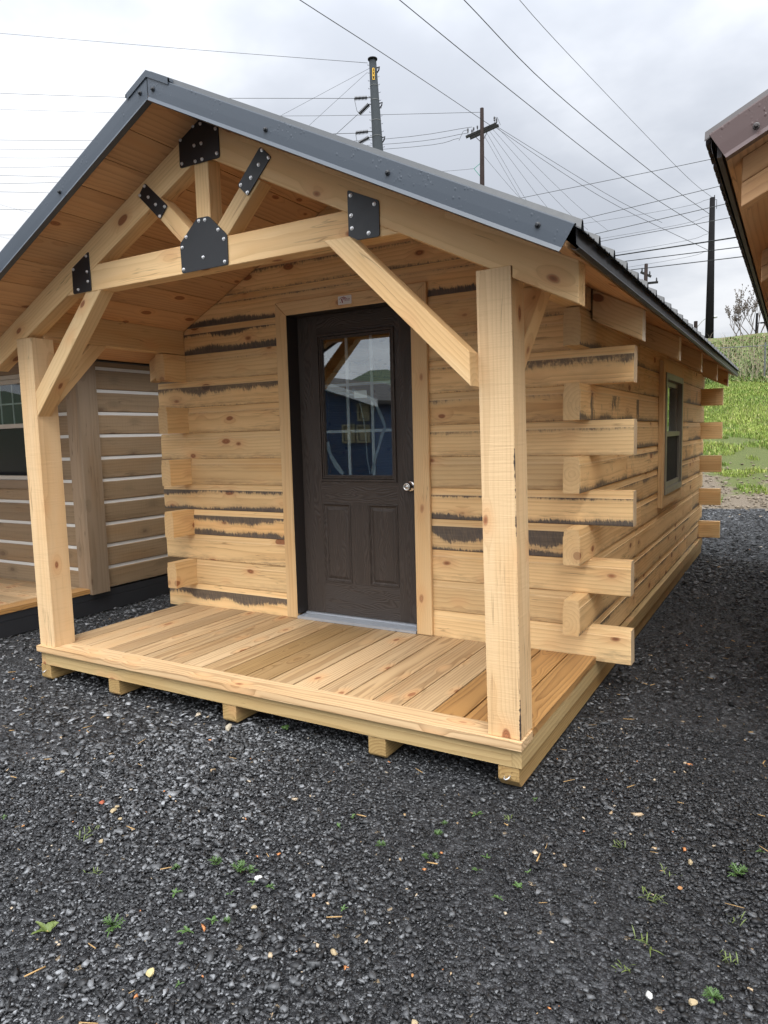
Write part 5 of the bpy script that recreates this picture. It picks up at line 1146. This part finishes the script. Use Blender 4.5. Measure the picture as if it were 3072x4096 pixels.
wp,_=pole('wooden_pole','brown wooden utility pole with a double crossarm behind the roof',P['wood_top'],P['wood_bot'],.105,.135,'woodpole',10)
arms=[]
def crossarm(a,b,host,r=.055):
    a,b=Vector(a),Vector(b); bm=bmesh.new(); d=(b-a).normalized(); a=a-d*.12; b=b+d*.12
    mw=frame(a,(b-a),ez=(0,0,1)); bm_box(bm,0,(b-a).length,-r,r,-r*1.15,r*1.15); bevel(bm,.008); return finish('crossarm',bm_mesh(bm,'crossarm'),mw,host,'arm')
A1=crossarm(P['armL'],P['armR'],wp); A2=crossarm(Vector(P['arm2L'])+Vector((.0,-.0,0)),Vector(P['arm2R']),wp)
for nm,arm in (('armL',A1),('armR',A1),('arm2L',A2),('arm2R',A2)):
    p=Vector(P[nm])+Vector((0,0,.06)); bm=bmesh.new(); tube_bm(bm,[p,p+Vector((0,0,.16))],.015,5); lathe_bm(bm,[(.03,.14),(.05,.17),(.04,.22),(.05,.25),(.045,.34),(.02,.37)],8,Matrix.Translation(p)); bmobj('pin_insulator',bm,'porcelain',arm,p)
for f_ in (.22,.36):
    p=Vector(P['armL']).lerp(Vector(P['armR']),f_)+Vector((0,0,.06)); bm=bmesh.new(); tube_bm(bm,[p,p+Vector((0,0,.14))],.014,5); lathe_bm(bm,[(.03,.12),(.045,.15),(.045,.26),(.02,.29)],8,Matrix.Translation(p)); bmobj('pin_insulator',bm,'porcelain',A1,p)
wt,wb=Vector(P['wood_top']),Vector(P['wood_bot'])
wat=lambda z: wt+(wb-wt)*((wt.z-z)/(wt.z-wb.z))
for s,nm in ((-1,'armL'),(1,'armR')):
    p=wat(17.3); q=Vector(P['armL']).lerp(Vector(P['armR']),.5+s*.32); bm=bmesh.new(); tube_bm(bm,[p,q],.018,5); bmobj('arm_brace',bm,'arm',wp,p)
for k in ('brT','brB'):
    bm=bmesh.new(); tube_bm(bm,[P['bracket'],P[k]],.018,5); bmobj('guy_insulator',bm,'green',wp,P['bracket'])
for (a,h) in (('armL',.42),('armR',.5)):
    p=Vector(P[a])+Vector((0,0,.35)); q=p+Vector((-.55 if a=='armL' else .35,0,-.45)); m_=(p+q)/2+Vector((0,0,.22)); bm=bmesh.new(); tube_bm(bm,[p,m_,q],.012,5); bmobj('jumper_wire',bm,'wire',wp,p)

dp,dfoot=pole('dark_pole','tall weathered black pole rising from the bank crest','pole' and P['dark_top'],P['dark_bot'],.118,.200,'darkpole',10)
dt=Vector(P['dark_top']); bm=bmesh.new(); tube_bm(bm,[dt+Vector((.09,0,-.05)),dt+Vector((.09,0,.10))],.02,5); tube_bm(bm,[dt+Vector((.12,0,-.12)),dt+Vector((.19,0,-.12)),dt+Vector((.19,0,-.55))],.012,5); bmobj('tip_bracket',bm,'darkpole',dp,dt)
for zz,ww in ((858,.0),(931,.0),(1001,.0)):
    pass
fp,_=pole('wooden_pole','small distant brown pole with two crossarms above the eave','x' and P['far_top'],P['far_bot'],.13,.15,'woodpole',8)
crossarm(P['fa1'],P['fa1r'],fp,.07); crossarm(P['fa2'],P['fa2r'],fp,.07)
for nm in ('fa1','fa1r','fa2','fa2r'):
    p=Vector(P[nm])+Vector((0,0,.07)); bm=bmesh.new(); lathe_bm(bm,[(.03,0),(.06,.05),(.05,.25),(.02,.3)],8,Matrix.Translation(p)); bmobj('pin_insulator',bm,'porcelain',fp,p)
lt=Vector(P['lamp_top']); lh=Vector(P['lamp_head']); zb=base(lt)
sl=thing('street_lamp','grey street lamp with a curved arm behind the bank crest','street lamp',(lt.x,lt.y,zb))
bm=bmesh.new(); tube_bm(bm,[(lt.x,lt.y,zb-.2),lt],[.12,.10],8); bmobj('lamp_post',bm,'woodpole',sl,(lt.x,lt.y,zb))
bm=bmesh.new(); a=lt+Vector((0,0,-.45)); pts=[a+(lh-a)*t+Vector((0,0,.28*math.sin(PI*t*.8))) for t in [i/8 for i in range(9)]]; tube_bm(bm,pts,.026,6); bmobj('lamp_arm',bm,'lampmetal',sl,a,True)
bm=bmesh.new(); lathe_bm(bm,[(.02,-.22),(.08,-.15),(.11,.0),(.10,.16),(.03,.24)],10,Matrix.Translation(pts[-1]+Vector((.12,0,0)))@Matrix.Rotation(PI/2,4,'Y')@Matrix.Scale(.7,4,(1,0,0))); bmobj('lamp_head',bm,'lampmetal',sl,pts[-1],True)

# ------------------------------------------------------------------ wires
def spline(pts,n=6):
    pts=[Vector(p) for p in pts]
    if len(pts)==2: return pts
    out=[]
    for i in range(len(pts)-1):
        p0=pts[max(i-1,0)]; p1=pts[i]; p2=pts[i+1]; p3=pts[min(i+2,len(pts)-1)]
        for k in range(n):
            t=k/n; out.append(.5*((2*p1)+(-p0+p2)*t+(2*p0-5*p1+4*p2-p3)*t*t+(-p0+3*p1-3*p2+p3)*t**3))
    out.append(pts[-1]); return out
for lab,pts,r,sag in WIRES:
    bm=bmesh.new(); q=spline(pts); 
    # spread the parameter so that a wire runs straight between its fixings
    tube_bm(bm,q,r,5); c=q[len(q)//2]
    tag(bmobj('power_line',bm,'cable' if r>.0155 and 'street' in lab else 'wire',None,c),lab,'wire','overhead wires')

# ------------------------------------------------------------------ sky, sun, camera
SUN=Vector((.42,-.80,1.30)).normalized()
W=bpy.data.worlds.new('World'); bpy.context.scene.world=W; W.use_nodes=True
nt=W.node_tree; nt.nodes.clear()
S=N.__new__(N); S.t=nt
sky=nt.nodes.new('ShaderNodeTexSky'); sky.sky_type='NISHITA'; sky.sun_disc=False
sky.sun_elevation=math.asin(SUN.z); sky.sun_rotation=math.atan2(SUN.x,SUN.y); sky.dust_density=2.0; sky.air_density=1.0
tc=S.n('ShaderNodeTexCoord').outputs['Generated']
sp_=S.n('ShaderNodeSeparateXYZ',{0:tc}).outputs
zc=S.math('ADD',S.math('MAXIMUM',sp_[2],0.0),.22)
pl_=S.comb(S.math('DIVIDE',sp_[0],zc),S.math('DIVIDE',sp_[1],zc),0.0)     # cloud deck seen in perspective
n1=S.noise(S.vmath('ADD',pl_,(3.1,1.7,0)),1.05,6.0,.52); n2=S.noise(pl_,.45,3.0,.5)
cl=S.math('ADD',S.math('MULTIPLY',n1,.65),S.math('MULTIPLY',n2,.35))
dens=S.ss(cl,.40,.60)
sd_=S.n('ShaderNodeVectorMath',{0:tc,1:tuple(SUN)},operation='DOT_PRODUCT').outputs['Value']
glow=S.math('POWER',S.math('MAXIMUM',S.math('MULTIPLY_ADD',sd_,.5,.5),0.0),4.0)
val=S.math('MULTIPLY_ADD',dens,SKYA,SKYB)
val=S.math('MULTIPLY',val,S.math('MULTIPLY_ADD',glow,SKYG,1.0))
val=S.math('MULTIPLY',val,S.math('MULTIPLY_ADD',S.math('POWER',S.math('MAXIMUM',sp_[2],0.0),2.0),SKYZ,.80))
colr=S.mix(dens,(.90,.955,1.06),(.985,1.0,1.03))
cc=S.mix(1.0,colr,S.comb(val,val,val),'MULTIPLY')
fin=S.mix(.93,sky.outputs[0],cc)
bg=S.n('ShaderNodeBackground',{0:fin,1:.1}); ow=S.n('ShaderNodeOutputWorld'); nt.links.new(bg.outputs[0],ow.inputs[0])
L=bpy.data.lights.new('sun','SUN'); L.energy=SUNE; L.angle=math.radians(SUNA); L.color=(1.0,.965,.91)
lo=bpy.data.objects.new('sun',L); C.objects.link(lo); lo.rotation_euler=(-SUN).to_track_quat('-Z','Y').to_euler(); lo.location=(0,-5,12)
cam=bpy.data.cameras.new('camera'); co=bpy.data.objects.new('camera',cam); C.objects.link(co)
cam.sensor_fit='VERTICAL'; cam.sensor_height=36.0; cam.lens=36.0*2839.80/4096; cam.clip_end=2000; cam.clip_start=.05
Rm=((0.8650672915230168,0.5009827039189106,-0.025979059088601215),(0.0314122076593555,-0.10578026877745896,-0.993893257823663),(-0.5006714035642514,0.8589684890096176,-0.1072440233371394))
r,dn_,fw=[Vector(v) for v in Rm]; u=-dn_
co.matrix_world=Matrix(((r.x,u.x,-fw.x,4.02145),(r.y,u.y,-fw.y,-2.62942),(r.z,u.z,-fw.z,1.235081),(0,0,0,1)))
sc=bpy.context.scene; sc.camera=co
sc.view_settings.view_transform='Standard'; sc.view_settings.look='None'; sc.view_settings.exposure=EXPO; sc.view_settings.gamma=1.0; sc.view_settings.use_curve_mapping=False
sc.cycles.max_bounces=8; sc.cycles.diffuse_bounces=4; sc.cycles.transparent_max_bounces=16
sc.render.film_transparent=False
sc.cycles.use_denoising=True
